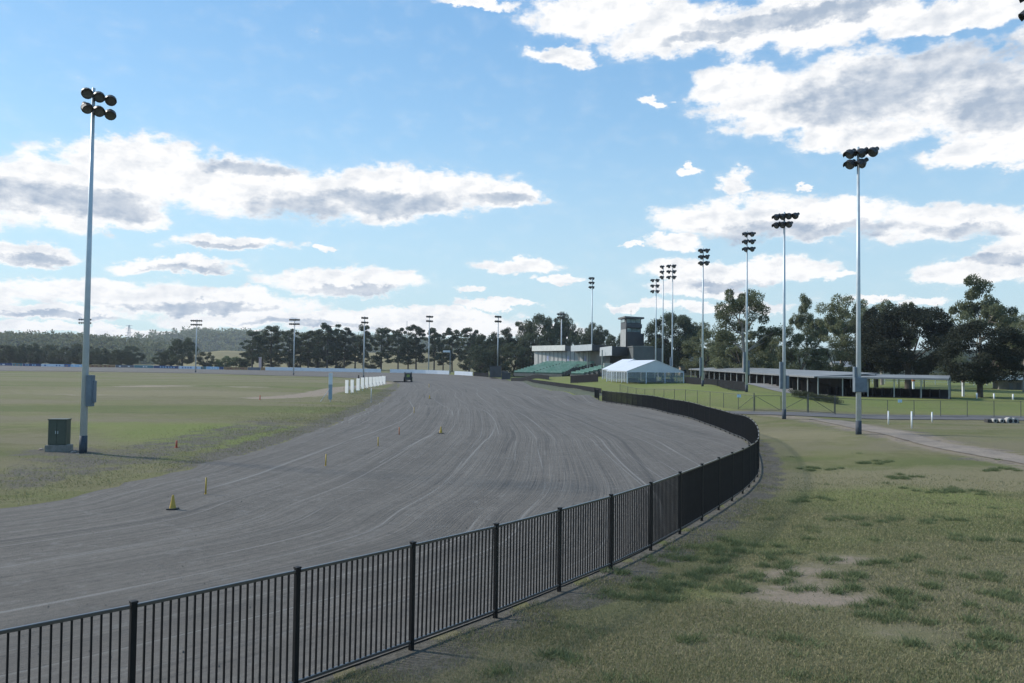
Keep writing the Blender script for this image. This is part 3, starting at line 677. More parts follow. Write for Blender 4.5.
def pole(label, px, Y, pytop, arm=(1, 0), rows=2, cols=3, gap=.85, vgap=.95, shift=0, face=(-1, 0, -.6), cabs=(), pybase=None, baseh=.95, r0=.19, r1=.085, mt=None, stagger=0, lampr=.29, simple=False):
    x, y, z = onground(px, Y, pybase or 400)
    top = pt(px, pytop, Y)[2]; h = top - z
    t = thing('floodlight_pole', label, 'light pole', (x, y, z), group='floodlight poles round the track'); mt = mt or galv
    MB().tube((0, 0, -.3), (0, 0, h), r0, r1, 12).build('shaft', mt, t, smooth=True)
    if baseh: MB().tube((0, 0, -.2), (0, 0, baseh), r0 + .012, r0 + .008, 12).build('base_sleeve', darkbase, t, smooth=True)
    a = Vector((arm[0], arm[1], 0)).normalized(); f = Vector(face).normalized()
    for r_ in range(rows):
        zz = h - .35 - r_ * vgap
        c0 = a * ((-(cols - 1) / 2) * gap + shift); c1 = a * (((cols - 1) / 2) * gap + shift)
        if r_ == rows - 1 and stagger: c1 = c1 - a * gap * stagger
        ar = MB().beam(c0 + Vector((0, 0, zz)), c1 + Vector((0, 0, zz)), .09); ar.beam(Vector((0, 0, zz)), a * shift + Vector((0, 0, zz)), .09)
        ar.build('crossarm', lampm, t)
        nc = cols - (stagger if r_ == rows - 1 else 0)
        for c in range(nc):
            p = c0 + a * gap * c + Vector((0, 0, zz - .12)) + Vector((f.x, f.y, 0)) * .3
            jit = Vector((random.uniform(-.25, .25), random.uniform(-.25, .25), random.uniform(-.12, .12)))
            lamp_mesh(t, p, f + jit, lampr)
    for (dx, dy, z0, z1, w_, d_) in cabs:
        cb = MB().box((dx, dy, (z0 + z1) / 2), (w_, d_, z1 - z0)).build('cabinet', cabm, t, bevel=.02)
        MB().box((dx, dy - d_ / 2 - .012, (z0 + z1) / 2), (w_ * .82, .02, (z1 - z0) * .86)).box((dx + w_ * .33, dy - d_ / 2 - .03, (z0 + z1) / 2), (.03, .03, .14)).build('door', cabm, cb, bevel=.006)
    return t
pole('tall floodlight pole on the infield beside the green cabinet, six round lamps on top', 83, 42.7, 88, arm=(.8, 1.2), rows=2, cols=3, shift=.22, gap=.66, vgap=.8, face=(.55, -.55, -.45), cabs=[(.33, -.05, 2.55, 4.25, .34, .30), (.50, .03, 2.75, 3.95, .12, .28)], pybase=453, lampr=.31)
pole('tall floodlight pole with grey boxes on the grass by the gravel driveway', 858.6, 54.6, 147, arm=(1, -.45), rows=2, cols=3, gap=.74, vgap=.74, shift=.42, face=(-.8, -.3, -.5), cabs=[(0.02, -.26, 2.95, 3.95, .85, .22), (-.26, .02, 2.95, 4.7, .17, .3)], pybase=433, stagger=1, lampr=.36)
pole('tall floodlight pole standing in front of the wire gates', 784, 75.5, 212, arm=(1, -.5), rows=2, cols=4, gap=.58, vgap=.8, shift=.35, face=(-.8, -.4, -.5), cabs=[(-.30, 0, 2.9, 5.5, .26, .3), (.30, 0, 2.9, 4.2, .26, .3)], pybase=418, stagger=1, lampr=.33)
pole('tall floodlight pole beside the right end of the dark mesh screen', 746.5, 104, 231, arm=(1, -.3), rows=3, cols=2, gap=.85, vgap=1.0, shift=.5, face=(-.9, -.2, -.5), cabs=[(-.30, 0, 2.6, 5.3, .28, .3), (.28, 0, 2.3, 4.2, .2, .3)], pybase=391, lampr=.36)
pole('tall floodlight pole behind the dark mesh screen, right of the marquee', 702.5, 125, 248, arm=(1, -.3), rows=3, cols=2, gap=.9, vgap=1.0, shift=.4, face=(-.9, -.2, -.5), cabs=[(-.32, 0, 1.6, 4.6, .30, .3)], pybase=386, lampr=.4)
pole('tall floodlight pole rising behind the right half of the marquee', 672, 160, 264, arm=(1, -.3), rows=3, cols=2, gap=1.1, vgap=1.15, face=(-.9, -.2, -.5), cabs=[(-.3, 0, 2.2, 5, .3, .3)], pybase=386, lampr=.42)
pole('slimmer floodlight pole behind the marquee ridge, middle of three close together', 662.5, 172, 265, arm=(1, -.3), rows=3, cols=1, gap=1.1, vgap=1.15, face=(-.9, -.2, -.5), pybase=386, lampr=.45)
pole('shortest of the three close floodlight poles behind the marquee', 655.5, 182, 278.5, arm=(1, -.3), rows=3, cols=2, gap=1.15, vgap=1.3, face=(-.9, -.2, -.5), pybase=386, lampr=.45)
pole('tall floodlight pole rising behind the grandstand roof', 591.5, 245, 277, arm=(1, .1), rows=3, cols=2, gap=.9, vgap=1.4, face=(-.7, -.5, -.5), pybase=376, r0=.22, r1=.14, lampr=.5)
pole('floodlight pole half hidden by gum tree tops behind the white stand', 561, 275, 313, arm=(1, .1), rows=2, cols=3, gap=1.0, vgap=1.2, face=(-.5, -.7, -.5), pybase=376, mt=galv_far, r0=.25, r1=.18, lampr=.5)
pole('tall floodlight pole at the right edge of view, only lamp heads inside the picture', 1055, 33.5, -17, arm=(1, -.3), rows=2, cols=2, gap=.8, vgap=.75, face=(-.85, .25, -.5), pybase=460, shift=-.1, lampr=.3)
pole('far floodlight pole in front of the low dark wood, left of the paddock hill', 195.5, 294, 319.5, arm=(1, .05), rows=2, cols=6, gap=.72, vgap=1.5, face=(0, -1, -.4), pybase=373, mt=galv_far, r0=.24, r1=.16, lampr=.36)
pole('far floodlight pole where the white boards begin, wide row of lamps', 293.5, 276, 318.5, arm=(1, .05), rows=2, cols=6, gap=.62, vgap=1.5, face=(.1, -1, -.4), pybase=375.5, mt=galv_far, r0=.24, r1=.16, lampr=.36)
pole('far floodlight pole rising above the row of white upright boards', 363.5, 256, 316.5, arm=(.75, .6), rows=2, cols=4, gap=.62, vgap=1.5, face=(.3, -.9, -.4), pybase=378, mt=galv_far, r0=.24, r1=.16, lampr=.36)
pole('far floodlight pole behind the white boards, straight above the tractor', 428.5, 300, 315.5, arm=(.75, .6), rows=2, cols=4, gap=.75, vgap=1.7, face=(.3, -.9, -.4), pybase=374, mt=galv_far, r0=.24, r1=.16, lampr=.42)
pole('far floodlight pole behind the dark shed at the end of the straight', 497.5, 285, 315.5, arm=(.75, .5), rows=2, cols=4, gap=.7, vgap=1.7, face=(-.1, -.9, -.4), pybase=376, mt=galv_far, r0=.26, r1=.17, lampr=.42)
pole('farthest floodlight pole, a lamp bar just showing beside the tall infield pole', 84, 345, 318.5, arm=(1, .05), rows=2, cols=6, gap=.95, vgap=1.5, face=(0, -1, -.4), pybase=368, mt=galv_far, r0=.24, r1=.16, lampr=.4)
# ------------------------------------------------------------------ buildings
wallg = mat('pale_grey_cladding', (.46, .46, .44), (.38, .38, .37), .8, .7)
fascia = mat('white_fascia', (.66, .66, .62), (.56, .56, .53), 1.2, .6)
fascia2 = mat('silver_fascia', (.42, .46, .49), (.36, .39, .42), 1.2, .45)
darkclad = mat('charcoal_and_shaded_face', (.062, .067, .074), (.045, .05, .056), 1, .6)  # charcoal paint; on the stand roofs it colours the shaded faces
midclad = mat('mid_grey_cladding', (.115, .125, .13), (.09, .10, .105), .6, .7)
seatm = mat('sea_green_seats', (.11, .25, .20), (.20, .32, .28), .55, .55)
roofm = mat('corrugated_roof', (.24, .25, .25), (.18, .185, .185), .5, .5)
glz = mat('tower_glass_sky', (.26, .36, .37), (.46, .56, .55), 1.6, .08, .3, spec=.8)  # pale cyan base colour stands for sky seen through the panes
shade_in = mat('stall_interior_shade', (.05, .045, .04), (.03, .028, .026), 1, .9)  # near-black: the shade inside the shed is put into the colour
steelp = mat('light_steel_post', (.35, .37, .36), (.26, .28, .27), 1, .5)
redm = mat('red_curtain', (.22, .09, .07), (.14, .06, .05), 1, .7)
def P3(px, py, Y): return Vector(pt(px, py, Y))
# --- grandstand: front runs nearly square to the view, back-left to front-right in three steps
def gbox(b, px0, px1, py0, py1, Y0, Y1, depth, dirx=.0):
    """box whose front face runs between two pixel columns at the given depths"""
    A = P3(px0, py1, Y0); B = P3(px1, py1, Y1); t = P3(px0, py0, Y0).z; n = Vector((B.y - A.y, -(B.x - A.x), 0)).normalized(); n = -n if n.y < 0 else n
    zb = A.z
    b.prism([(A.x, A.y), (B.x, B.y), (B.x + n.x * depth, B.y + n.y * depth), (A.x + n.x * depth, A.y + n.y * depth)], zb, t); return A, B, zb, t
gs = thing('grandstand', 'long grandstand with sea green seats under flat white and silver roof fascias', 'grandstand')
b = MB(); A, B, zb, zt = gbox(b, 534, 592, 351.5, 376, 252, 232, 9); b.build('wall', wallg, gs)
n_ = (B - A).normalized(); nn = Vector((n_.y, -n_.x, 0))
b = MB()
for i in range(1, 14): p = A.lerp(B, i / 14); b.box((p.x + nn.x * .04, p.y + nn.y * .04, (A.z + zt) / 2 + 2), (.16, .16, 4.4), rz=math.atan2(n_.y, n_.x))
b.build('mullion', mat('grey_mullion', (.25, .26, .26), None, 1), gs)
b = MB()
for i in (3, 8, 12): p = A.lerp(B, (i + .5) / 14); b.box((p.x + nn.x * .03, p.y + nn.y * .03, zt - 2.5), (.7, .08, 2.0), rz=math.atan2(n_.y, n_.x))
b.build('poster', mat('pale_poster', (.5, .5, .56), (.2, .25, .45), 1.2), gs)
def cbox(b, L, C_, Rr, zt, zb):
    """box seen corner-on: L, C_, Rr are (px, depth) of its left, near and right corners; zt, zb pixel rows of top and bottom at the near corner"""
    c = P3(C_[0], 360, C_[1]); l = P3(L[0], 360, L[1]); r = P3(Rr[0], 360, Rr[1]); top = P3(C_[0], zt, C_[1]).z; bot = P3(C_[0], zb, C_[1]).z
    k = l + r - c; b.prism([(c.x, c.y), (r.x, r.y), (k.x, k.y), (l.x, l.y)], bot, top); return l, c, r, bot, top
def roof(L, C_, Rr, zt, zb, fm):
    b = MB(); l, c, r, bot, top = cbox(b, L, C_, Rr, zt, zb); o = b.build('roof', darkclad, gs)  # dark box: shade of the right-hand faces put into the colour
    d = (c - l); d.z = 0; d.normalize(); n = Vector((d.y, -d.x, 0)) * .07
    MB().prism([(l.x + n.x, l.y + n.y), (c.x + n.x, c.y + n.y), (c.x, c.y), (l.x, l.y)], bot + .05, top + .06).build('fascia', fm, o)  # pale strip on the sunlit left face alone
roof((532, 252), (565, 238), (571.5, 246), 345.3, 350.8, fascia)
roof((571, 236), (592, 218), (609, 226), 344.4, 350.6, fascia2)
roof((600, 216), (612, 199), (634, 206), 346.2, 355.6, fascia2)
b = MB(); cbox(b, (584, 240), (588, 231), (606, 234), 350.4, 380); b.build('wall', wallg, gs)
b = MB(); cbox(b, (602, 222), (610, 212), (634, 216), 355.5, 380); b.build('lower_wall', mat('dark_glazed_front', (.035, .04, .042), (.07, .07, .07), 1.5, .3), gs)
b = MB(); gbox(b, 604, 612, 363, 367, 200, 200, 1); b.build('parapet', wallg, gs)
for px, Y in ((587.5, 226), (589.5, 226), (602, 208)):
    p = P3(px, 376, Y); q = P3(px, 350, Y); MB().beam(p, (p.x, p.y, q.z), .3).build('column', steelp, gs)
# seating terraces: rows climb away from the track; left end is nearest the ground
def terrace(pxa, pxb, pyb, Ya, Yb, rise_px, depth, rows, slant):
    A = P3(pxa, pyb, Ya); B = P3(pxb, pyb, Yb); t = P3(pxb, pyb - rise_px, Yb).z - B.z; d = (B - A); d.z = 0; L = d.length; d.normalize(); n = Vector((-d.y, d.x, 0)); n = n if n.y > 0 else -n
    base = MB()
    for r in range(rows):
        o = A + n * (depth * r / rows) + d * slant * r / rows; o.z = A.z
        e = o + d * (L - slant * .0 * r / rows); zt = A.z + t * (r) / rows
        base.prism([(o.x, o.y), (e.x, e.y), (e.x + n.x * depth / rows, e.y + n.y * depth / rows), (o.x + n.x * depth / rows, o.y + n.y * depth / rows)], A.z - .8, zt + .05)
    base.build('terrace_step', mat('terrace_concrete', (.10, .11, .11), (.07, .075, .075), 1), gs)
    for r in range(rows):
        o = A + n * (depth * (r + .45) / rows) + d * slant * r / rows; zt = A.z + t * r / rows + .05; s = MB(); k = 0
        rz = math.atan2(d.y, d.x); x = .2
        while x < L - .3:
            if not (abs((x / L) - .42) < .02): 
                p = o + d * x; s.box((p.x, p.y, zt + .38), (.46, .42, .05), rz); q = p + n * .2; s.box((q.x, q.y, zt + .60), (.46, .05, .42), rz); s.box((p.x, p.y, zt + .18), (.06, .3, .36), rz)
            x += .54
        s.build('seat_row', seatm, gs)
terrace(513.5, 562, 373.2, 240, 228, 11.5, 8.0, 11, 7.0)
terrace(570, 584, 374.6, 212, 208, 8, 6, 7, 6)
b = MB(); A = P3(563, 374, 226); B = P3(585, 374, 222); C_ = P3(578, 374, 232); D_ = P3(592, 374, 232)
for r in range(9):
    t = r / 9; o = A.lerp(C_, t); e = o + Vector((1.8, -.2, 0)); b.box(((o.x + e.x) / 2, (o.y + e.y) / 2, A.z + 1.5 * t), (1.9, .9, 3.0 * t + .3))
b.build('stair', mat('dark_stair', (.07, .07, .07), None, 1), gs)
# --- judges' tower
tw = thing('judges_tower', 'dark square judges tower with glazed upper room and overhanging flat roof', 'tower')
Yt = 226
def tb(b, px0, px1, py0, py1, dy=0, depth=5.5): return gbox(b, px0, px1, py0, py1, Yt + dy, Yt + 1.5 + dy, depth)
b = MB(); cbox(b, (620.4, 232), (625.8, 226), (640.8, 229), 317.8, 385); tb_ = b.build('shaft', darkclad, tw)
b = MB(); l, c, r, bot, top = cbox(b, (620.4, 232), (625.8, 226), (640.8, 229), 330, 385)
b = MB(); d = (l - c).normalized(); n = Vector((-d.y, d.x, 0)); n = n if n.x < 0 else -n; b.prism([(c.x + n.x * .06, c.y + n.y * .06), (l.x + n.x * .06, l.y + n.y * .06), (l.x, l.y), (c.x, c.y)], bot, P3(625.8, 329, 226).z); b.build('sunlit_face', mat('sunlit_tower_grey', (.34, .35, .35), (.28, .29, .29), .8), tw)  # thin sheet over the left face, paler to stand for sunlight on it
b = MB(); cbox(b, (627.0, 229), (627.6, 225.2), (643.8, 228.6), 333, 346); b.build('lower_balcony', darkclad, tw)
b = MB(); cbox(b, (626, 229), (626.4, 225.0), (641.8, 228.2), 323.4, 327.2); b.build('catwalk', darkclad, tw)
def face_win(x0, x1, y0, y1):
    f0 = (x0 - 625.8) / 15.0; f1 = (x1 - 625.8) / 15.0; Ya = 226 + 3 * f0 - .1; Yb = 226 + 3 * f1 - .1
    A = P3(x0, y1, Ya); B = P3(x1, y1, Yb); t = P3(x0, y0, Ya).z; MB().prism([(A.x, A.y), (B.x, B.y), (B.x, B.y + .08), (A.x, A.y + .08)], A.z, t).build('window', glz, tb_)
for a0, a1, c0, c1 in ((626.8, 630.6, 318.9, 322.6), (631.0, 635.4, 318.9, 322.6), (635.8, 640.2, 318.9, 322.6), (627.2, 631.5, 328.2, 331.8), (632, 640.4, 328.2, 331.8)): face_win(a0, a1, c0, c1)
A = P3(621.2, 322.8, 231.4); B = P3(624.8, 322.8, 227.2); t = P3(624.8, 318.9, 227.2).z; MB().prism([(A.x - .1, A.y - .1), (B.x - .1, B.y - .1), (B.x, B.y), (A.x, A.y)], A.z, t).build('window', glz, tb_)
b = MB(); cbox(b, (617.6, 233), (624.6, 224.2), (644.0, 228.5), 316.0, 317.7); b.build('roof', mat('grey_roof_slab', (.14, .14, .14), None, 1), tw)
tw_c = mat('tower_cladding', (.10, .106, .112), (.08, .085, .09), .8, .6)
tb_.data.materials[0] = tw_c
for o_ in tw.children:
    if o_.name.startswith(('lower_balcony', 'catwalk')): o_.data.materials[0] = tw_c
p = P3(631, 316, Yt + 3); MB().tube(p, p + Vector((0, 0, 1.9)), .05, n=6).tube(p + Vector((-.4, 0, 1.4)), p + Vector((.4, 0, 1.4)), .03, n=5).build('aerial', galv_far, tw)
# --- grey block beside the tower
gb = thing('office_block', 'plain mid grey box building right of the tower, behind the marquee', 'building')
b = MB(); A, B, zb, zt = gbox(b, 633, 653.5, 346.2, 382, 196, 196, 11); b.build('wall', midclad, gb)
b = MB(); gbox(b, 632.6, 653.8, 345.8, 346.5, 195.9, 195.9, 11.3); b.build('roof', roofm, gb)
b = MB(); gbox(b, 653.6, 662, 348, 382, 198, 198, 9); b.build('side_wing', midclad, gb)
# --- marquee
tentm = mat('marquee_pvc', (.74, .78, .84), (.68, .72, .79), .5, .45, transl=.25)
tentf = mat('marquee_aluminium', (.62, .68, .76), None, 2, .4, .2)
clear, bb = newmat('clear_pvc_window', .1); bb.inputs['Base Color'].default_value = (.30, .36, .40, 1); bb.inputs['Alpha'].default_value = .22; bb.inputs['Specular IOR Level'].default_value = .6
def marquee(label, x, y, z, w, L, eave, ridge, rz, bays, side_bays):
    t = thing('marquee', label, 'marquee', (x, y, z), rz)
    b = MB(); hw = w / 2; ov = .12
    for s in (-1, 1):
        b.addv([(0, -ov, ridge), (0, L + ov, ridge), (s * (hw + ov), L + ov, eave), (s * (hw + ov), -ov, eave), (0, -ov, ridge - .05), (0, L + ov, ridge - .05), (s * (hw + ov), L + ov, eave - .05), (s * (hw + ov), -ov, eave - .05)],
               [(0, 1, 2, 3), (7, 6, 5, 4), (0, 3, 7, 4), (1, 5, 6, 2), (3, 2, 6, 7)])
    b.build('roof', tentm, t)
    for yy in (0, L): MB().prism([(-hw, yy - .02), (hw, yy - .02), (hw, yy + .02), (-hw, yy + .02)], eave - .22, eave).addv([(-hw, yy, eave), (hw, yy, eave), (0, yy, ridge - .06)], [(0, 1, 2)]).build('gable', tentm, t)
    for s in (-1, 1): MB().box((s * hw, L / 2, eave - .1), (.05, L, .24)).build('eave_valance', tentm, t)
    for i in range(bays + 1):
        for yy in (0, L): MB().box((-hw + w * i / bays, yy, (eave - .1) / 2), (.16, .14, eave - .1)).build('post', tentf, t)
    for i in range(1, side_bays):
        for s in (-1, 1): MB().box((s * hw, L * i / side_bays, (eave - .1) / 2), (.12, .12, eave - .1)).build('post', tentf, t)
    for i in range(bays):
        for yy in (0, L): MB().box((-hw + w * (i + .5) / bays, yy + .02, (eave - .2) / 2 + .05), (w / bays - .2, .02, eave - .5)).build('clear_wall', clear, t)
    for i in range(side_bays):
        for s in (-1, 1):
            o = MB().box((s * hw, L * (i + .5) / side_bays, (eave - .2) / 2 + .05), (.02, L / side_bays - .15, eave - .5)).build('clear_wall', clear, t)
            f = MB()
            for q in (0.0, .5, 1.0): f.box((s * (hw + .015), L * (i + q) / side_bays + (.1 if q == 0 else -.1 if q == 1 else 0), eave / 2), (.03, .12, eave - .3))
            f.build('window_surround', tentm, o)
    return t
x0, y0, z0 = onground(627.3, 150, 383.5); x1, y1, z1 = onground(683.5, 151.6, 383)
aa = math.atan2(y1 - y0, x1 - x0); w_ = math.hypot(x1 - x0, y1 - y0)
xm, ym = (x0 + x1) / 2, (y0 + y1) / 2; zm = gz(xm, ym)
marquee('white marquee with clear plastic walls pitched on the lawn, gable towards the track bend', xm, ym, zm, w_, 15, 2.35, 4.55, aa, 3, 4)
xb, yb, _ = onground(634, 172, 380)
marquee('smaller white marquee just behind, only its peaked roof showing over the larger one', xb, yb, gz(xb, yb), 9.5, 9, 2.35, 4.7, aa, 3, 2)
# tables inside the marquee
dk = mat('dark_table_cloth', (.03, .035, .045), (.10, .10, .11), 2, .7)
for i, (dx, dy) in enumerate(((-3.4, 3), (0.1, 3.6), (3.6, 3), (-2, 9), (2, 9.5))):
    px_ = xm + dx * math.cos(aa) - dy * math.sin(aa); py_ = ym + dx * math.sin(aa) + dy * math.cos(aa)
    t = thing('trestle_table', 'dark covered trestle table standing inside the clear walled marquee', 'table', (px_, py_, gz(px_, py_)), aa, 'tables inside the marquee')
    MB().box((0, 0, .72), (2.3, .8, .05)).build('table_top', dk, t)
    for s in (-1, 1): MB().box((s * .9, 0, .35), (.05, .6, .7)).build('trestle', dk, t)
    MB().box((0, -.41, .45), (2.3, .02, .5)).build('cloth', dk, t)
# --- stall shed: two wings meeting at a corner nearest the camera
sh = thing('stall_shed', 'long low open shed with pale metal roof on thin posts, bending round a corner', 'shed')
K = Vector(onground(818, 108, 396)); Lf = Vector(onground(691, 172, 385)); Rt = Vector(onground(949, 100, 399))
K.z = gz(K.x, K.y)
def wing(A, B, zA, zB, hA, hB, depth, dz, posts, name, back=True):
    d = (B - A); d.z = 0; L = d.length; d.normalize(); n = Vector((-d.y, d.x, 0)); n = n if n.y > 0 else -n
    a = Vector((A.x, A.y, zA + hA)); b_ = Vector((B.x, B.y, zB + hB)); m = MB()
    f = -n * .5
    q = [a + f, b_ + f, b_ + n * depth + Vector((0, 0, dz)), a + n * depth + Vector((0, 0, dz))]
    m.addv([p for p in q] + [p - Vector((0, 0, .12)) for p in q], [(0, 1, 2, 3), (7, 6, 5, 4), (0, 4, 5, 1), (1, 5, 6, 2), (2, 6, 7, 3), (3, 7, 4, 0)])
    o = m.build('roof', roofm, sh)
    g = MB(); g.beam(a + f - Vector((0, 0, .12)), b_ + f - Vector((0, 0, .12)), .12, .22); g.build('gutter', mat('grey_gutter', (.20, .21, .22), None, 1), o)
    k = int(L / posts)
    for i in range(k + 1):
        p = A.lerp(B, i / k); z = gz(p.x, p.y); top = (a.z + (b_.z - a.z) * i / k)
        MB().box((p.x, p.y, (z + top) / 2 - .1), (.13, .13, top - z - .1), math.atan2(d.y, d.x)).build('post', steelp, sh)
        if back:
            r = p + n * depth * .96; MB().box((r.x, r.y, (z + top + dz) / 2 - .1), (.13, .13, top + dz - z - .15), math.atan2(d.y, d.x)).build('post', steelp, sh)
    return d, n, L
d1, n1, L1 = wing(Lf, K, gz(Lf.x, Lf.y), K.z, 2.65, 2.65, 8.5, .55, 3.3, 'a')
d2, n2, L2 = wing(K, Rt, K.z, gz(Rt.x, Rt.y), 2.65, 2.65, 8.5, .35, 3.0, 'b')
b = MB()
q = [Lf + n1 * 3.2, K + n1 * 3.2]
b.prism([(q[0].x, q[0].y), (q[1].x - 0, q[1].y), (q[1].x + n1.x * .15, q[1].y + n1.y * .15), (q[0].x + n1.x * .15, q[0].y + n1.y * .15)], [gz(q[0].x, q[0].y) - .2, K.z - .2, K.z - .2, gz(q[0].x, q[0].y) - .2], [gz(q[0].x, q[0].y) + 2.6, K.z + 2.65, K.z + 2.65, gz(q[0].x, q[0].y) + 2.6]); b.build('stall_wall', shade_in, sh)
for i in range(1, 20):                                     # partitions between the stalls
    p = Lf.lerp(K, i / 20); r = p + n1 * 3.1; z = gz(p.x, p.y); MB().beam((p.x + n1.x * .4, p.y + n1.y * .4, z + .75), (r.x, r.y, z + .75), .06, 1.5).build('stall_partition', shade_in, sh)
# right wing: low dark stalls, ground shadow put into their colour, daylight above
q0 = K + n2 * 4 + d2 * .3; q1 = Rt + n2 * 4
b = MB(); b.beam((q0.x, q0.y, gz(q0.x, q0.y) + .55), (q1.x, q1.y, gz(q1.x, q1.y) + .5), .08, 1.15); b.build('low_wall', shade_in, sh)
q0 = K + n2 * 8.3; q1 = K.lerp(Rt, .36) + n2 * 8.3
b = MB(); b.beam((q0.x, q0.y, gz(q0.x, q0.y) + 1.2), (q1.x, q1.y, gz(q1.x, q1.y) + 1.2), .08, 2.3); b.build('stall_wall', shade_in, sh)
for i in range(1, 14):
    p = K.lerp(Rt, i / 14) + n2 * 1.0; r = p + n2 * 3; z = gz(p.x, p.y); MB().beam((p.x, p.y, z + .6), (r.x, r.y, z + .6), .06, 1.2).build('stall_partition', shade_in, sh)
# shed floor and paved apron in front
def qstrip(name, A, B, C, D, m, label, off=.03):
    strip(name, [A, ((A[0] + B[0]) / 2, (A[1] + B[1]) / 2), B], [D, ((D[0] + C[0]) / 2, (D[1] + C[1]) / 2), C], m, label, off=off, n=40, k=10, jit=.04)
qstrip('apron', (Lf.x - d1.x * 2 - n1.x * 3.5, Lf.y - n1.y * 3.5), (K.x - n1.x * 3.5 + .5, K.y - n1.y * 3.5), (K.x + n1.x * 3.1, K.y + n1.y * 3.1), (Lf.x + n1.x * 3.1, Lf.y + n1.y * 3.1), apron, 'pale concrete apron in front of the left shed wing')
floor_shade = gravmat('shaded_stall_floor', (.07, .065, .06), (.05, .047, .044), (.035, .033, .03))  # dark colour stands for the roof's shadow on the ground
qstrip('shaded_stall_floor', (K.x + .5, K.y - .6), (Rt.x, Rt.y - .6), (Rt.x + n2.x * 8, Rt.y + n2.y * 8), (K.x + n2.x * 8 + 1, K.y + n2.y * 8), floor_shade, 'floor under the right shed wing, its shade put in as dark colour')
# --- buildings at the right edge
rb_ = thing('toilet_block', 'low grey shed with pale green roof at the right edge beyond the round tree', 'building')
b = MB(); gbox(b, 999, 1060, 380, 393.5, 150, 146, 8); b.build('wall', mat('grey_block_wall', (.24, .23, .22), (.18, .17, .165), 1.5, .9), rb_)
b = MB(); A = P3(994, 379.8, 149); B = P3(1064, 379.8, 145); t = P3(994, 375, 149).z
b.addv([(A.x, A.y - .8, A.z), (B.x, B.y - .8, B.z), (B.x, B.y + 5, t), (A.x, A.y + 5, t), (A.x, A.y + 10, A.z), (B.x, B.y + 10, B.z)], [(0, 1, 2, 3), (3, 2, 5, 4), (0, 3, 4), (1, 5, 2), (0, 4, 5, 1)]); b.build('roof', mat('pale_green_roof', (.26, .34, .34), None, 1, .5), rb_)
for px in (1009, 1017): b = MB(); gbox(b, px, px + 4, 383, 391, 148.6, 148.4, .1); b.build('door', midclad, rb_)
hb = thing('far_house', 'pale building with reddish roof peeping through trees at the right edge', 'house')
b = MB(); gbox(b, 1012, 1050, 366, 378, 230, 228, 9); b.build('wall', mat('cream_render', (.5, .47, .42), None, 1), hb)
b = MB(); A = P3(1009, 366.5, 229); B = P3(1053, 366.5, 227); b.addv([(A.x, A.y - .8, A.z), (B.x, B.y - .8, B.z), (B.x - 3, B.y + 5, A.z + 2.4), (A.x + 3, A.y + 5, A.z + 2.4), (A.x, A.y + 11, A.z), (B.x, B.y + 11, B.z)], [(0, 1, 2, 3), (3, 2, 5, 4), (0, 3, 4), (1, 5, 2), (0, 4, 5, 1)]); b.build('roof', mat('terracotta_roof', (.28, .14, .10), None, 1), hb)
hc = thing('far_house', 'small pale building glimpsed between trees above the shed roof', 'house')
b = MB(); gbox(b, 838, 853, 366.5, 374, 215, 214, 6); b.build('wall', mat('cream_render', (.5, .47, .42), None, 1), hc)
b = MB(); A = P3(836, 367, 214); B = P3(855, 367, 213); b.addv([(A.x, A.y - .8, A.z), (B.x, B.y - .8, B.z), (B.x, B.y + 3, A.z + 1.6), (A.x, A.y + 3, A.z + 1.6), (A.x, A.y + 7, A.z), (B.x, B.y + 7, B.z)], [(0, 1, 2, 3), (3, 2, 5, 4), (0, 3, 4), (1, 5, 2), (0, 4, 5, 1)]); b.build('roof', roofm, hc)
for i, (px, Y) in enumerate(((688, 205), (702, 210), (735, 200))):
    k = thing('parked_float' if i == 1 else 'site_hut', ('cream hut seen under the left end of the shed roof', 'pale horse trailer glimpsed between shed posts', 'tan hut glimpsed under the shed roof left of a floodlight pole')[i], ('hut', 'trailer', 'hut')[i], onground(px, Y, 380))
    cm = mat('tan_hut_paint', (.42, .34, .27), (.34, .27, .21), 1)
    MB().box((0, 0, 1.25), (4.2, 2.4, 2.2)).build('wall' if i != 1 else 'body', cm, k, bevel=.05)
    MB().box((0, 0, 2.42), (4.5, 2.7, .12)).build('roof', roofm, k)
    for s in (-1, 1): MB().box((s * 1.1, -1.22, 1.3), (.8, .05, .8)).build('window', darkclad, k)
    if i == 1:
        for s in (-1, 1): MB().lathe((s * .6, -1.25, .33), (0, 1, 0), [(0, .2), (.02, .32), (.2, .32), (.22, .2)], 14).build('wheel', lampm, k)
# white rails of the paddock behind the shed
pr = thing('paddock_rail', 'long white post and rail fence crossing the bright paddock behind the shed', 'fence')
A = Vector(onground(800, 190, 378)); B = Vector(onground(1000, 180, 381)); b = MB(); n = 16
for hh in (.6, 1.15): b.beam((A.x, A.y, gz(A.x, A.y) + hh), (B.x, B.y, gz(B.x, B.y) + hh), .06)
b.build('rail', white, pr)
for i in range(n + 1): p = A.lerp(B, i / n); MB().box((p.x, p.y, gz(p.x, p.y) + .6), (.10, .10, 1.3)).build('post', galv_far, pr)
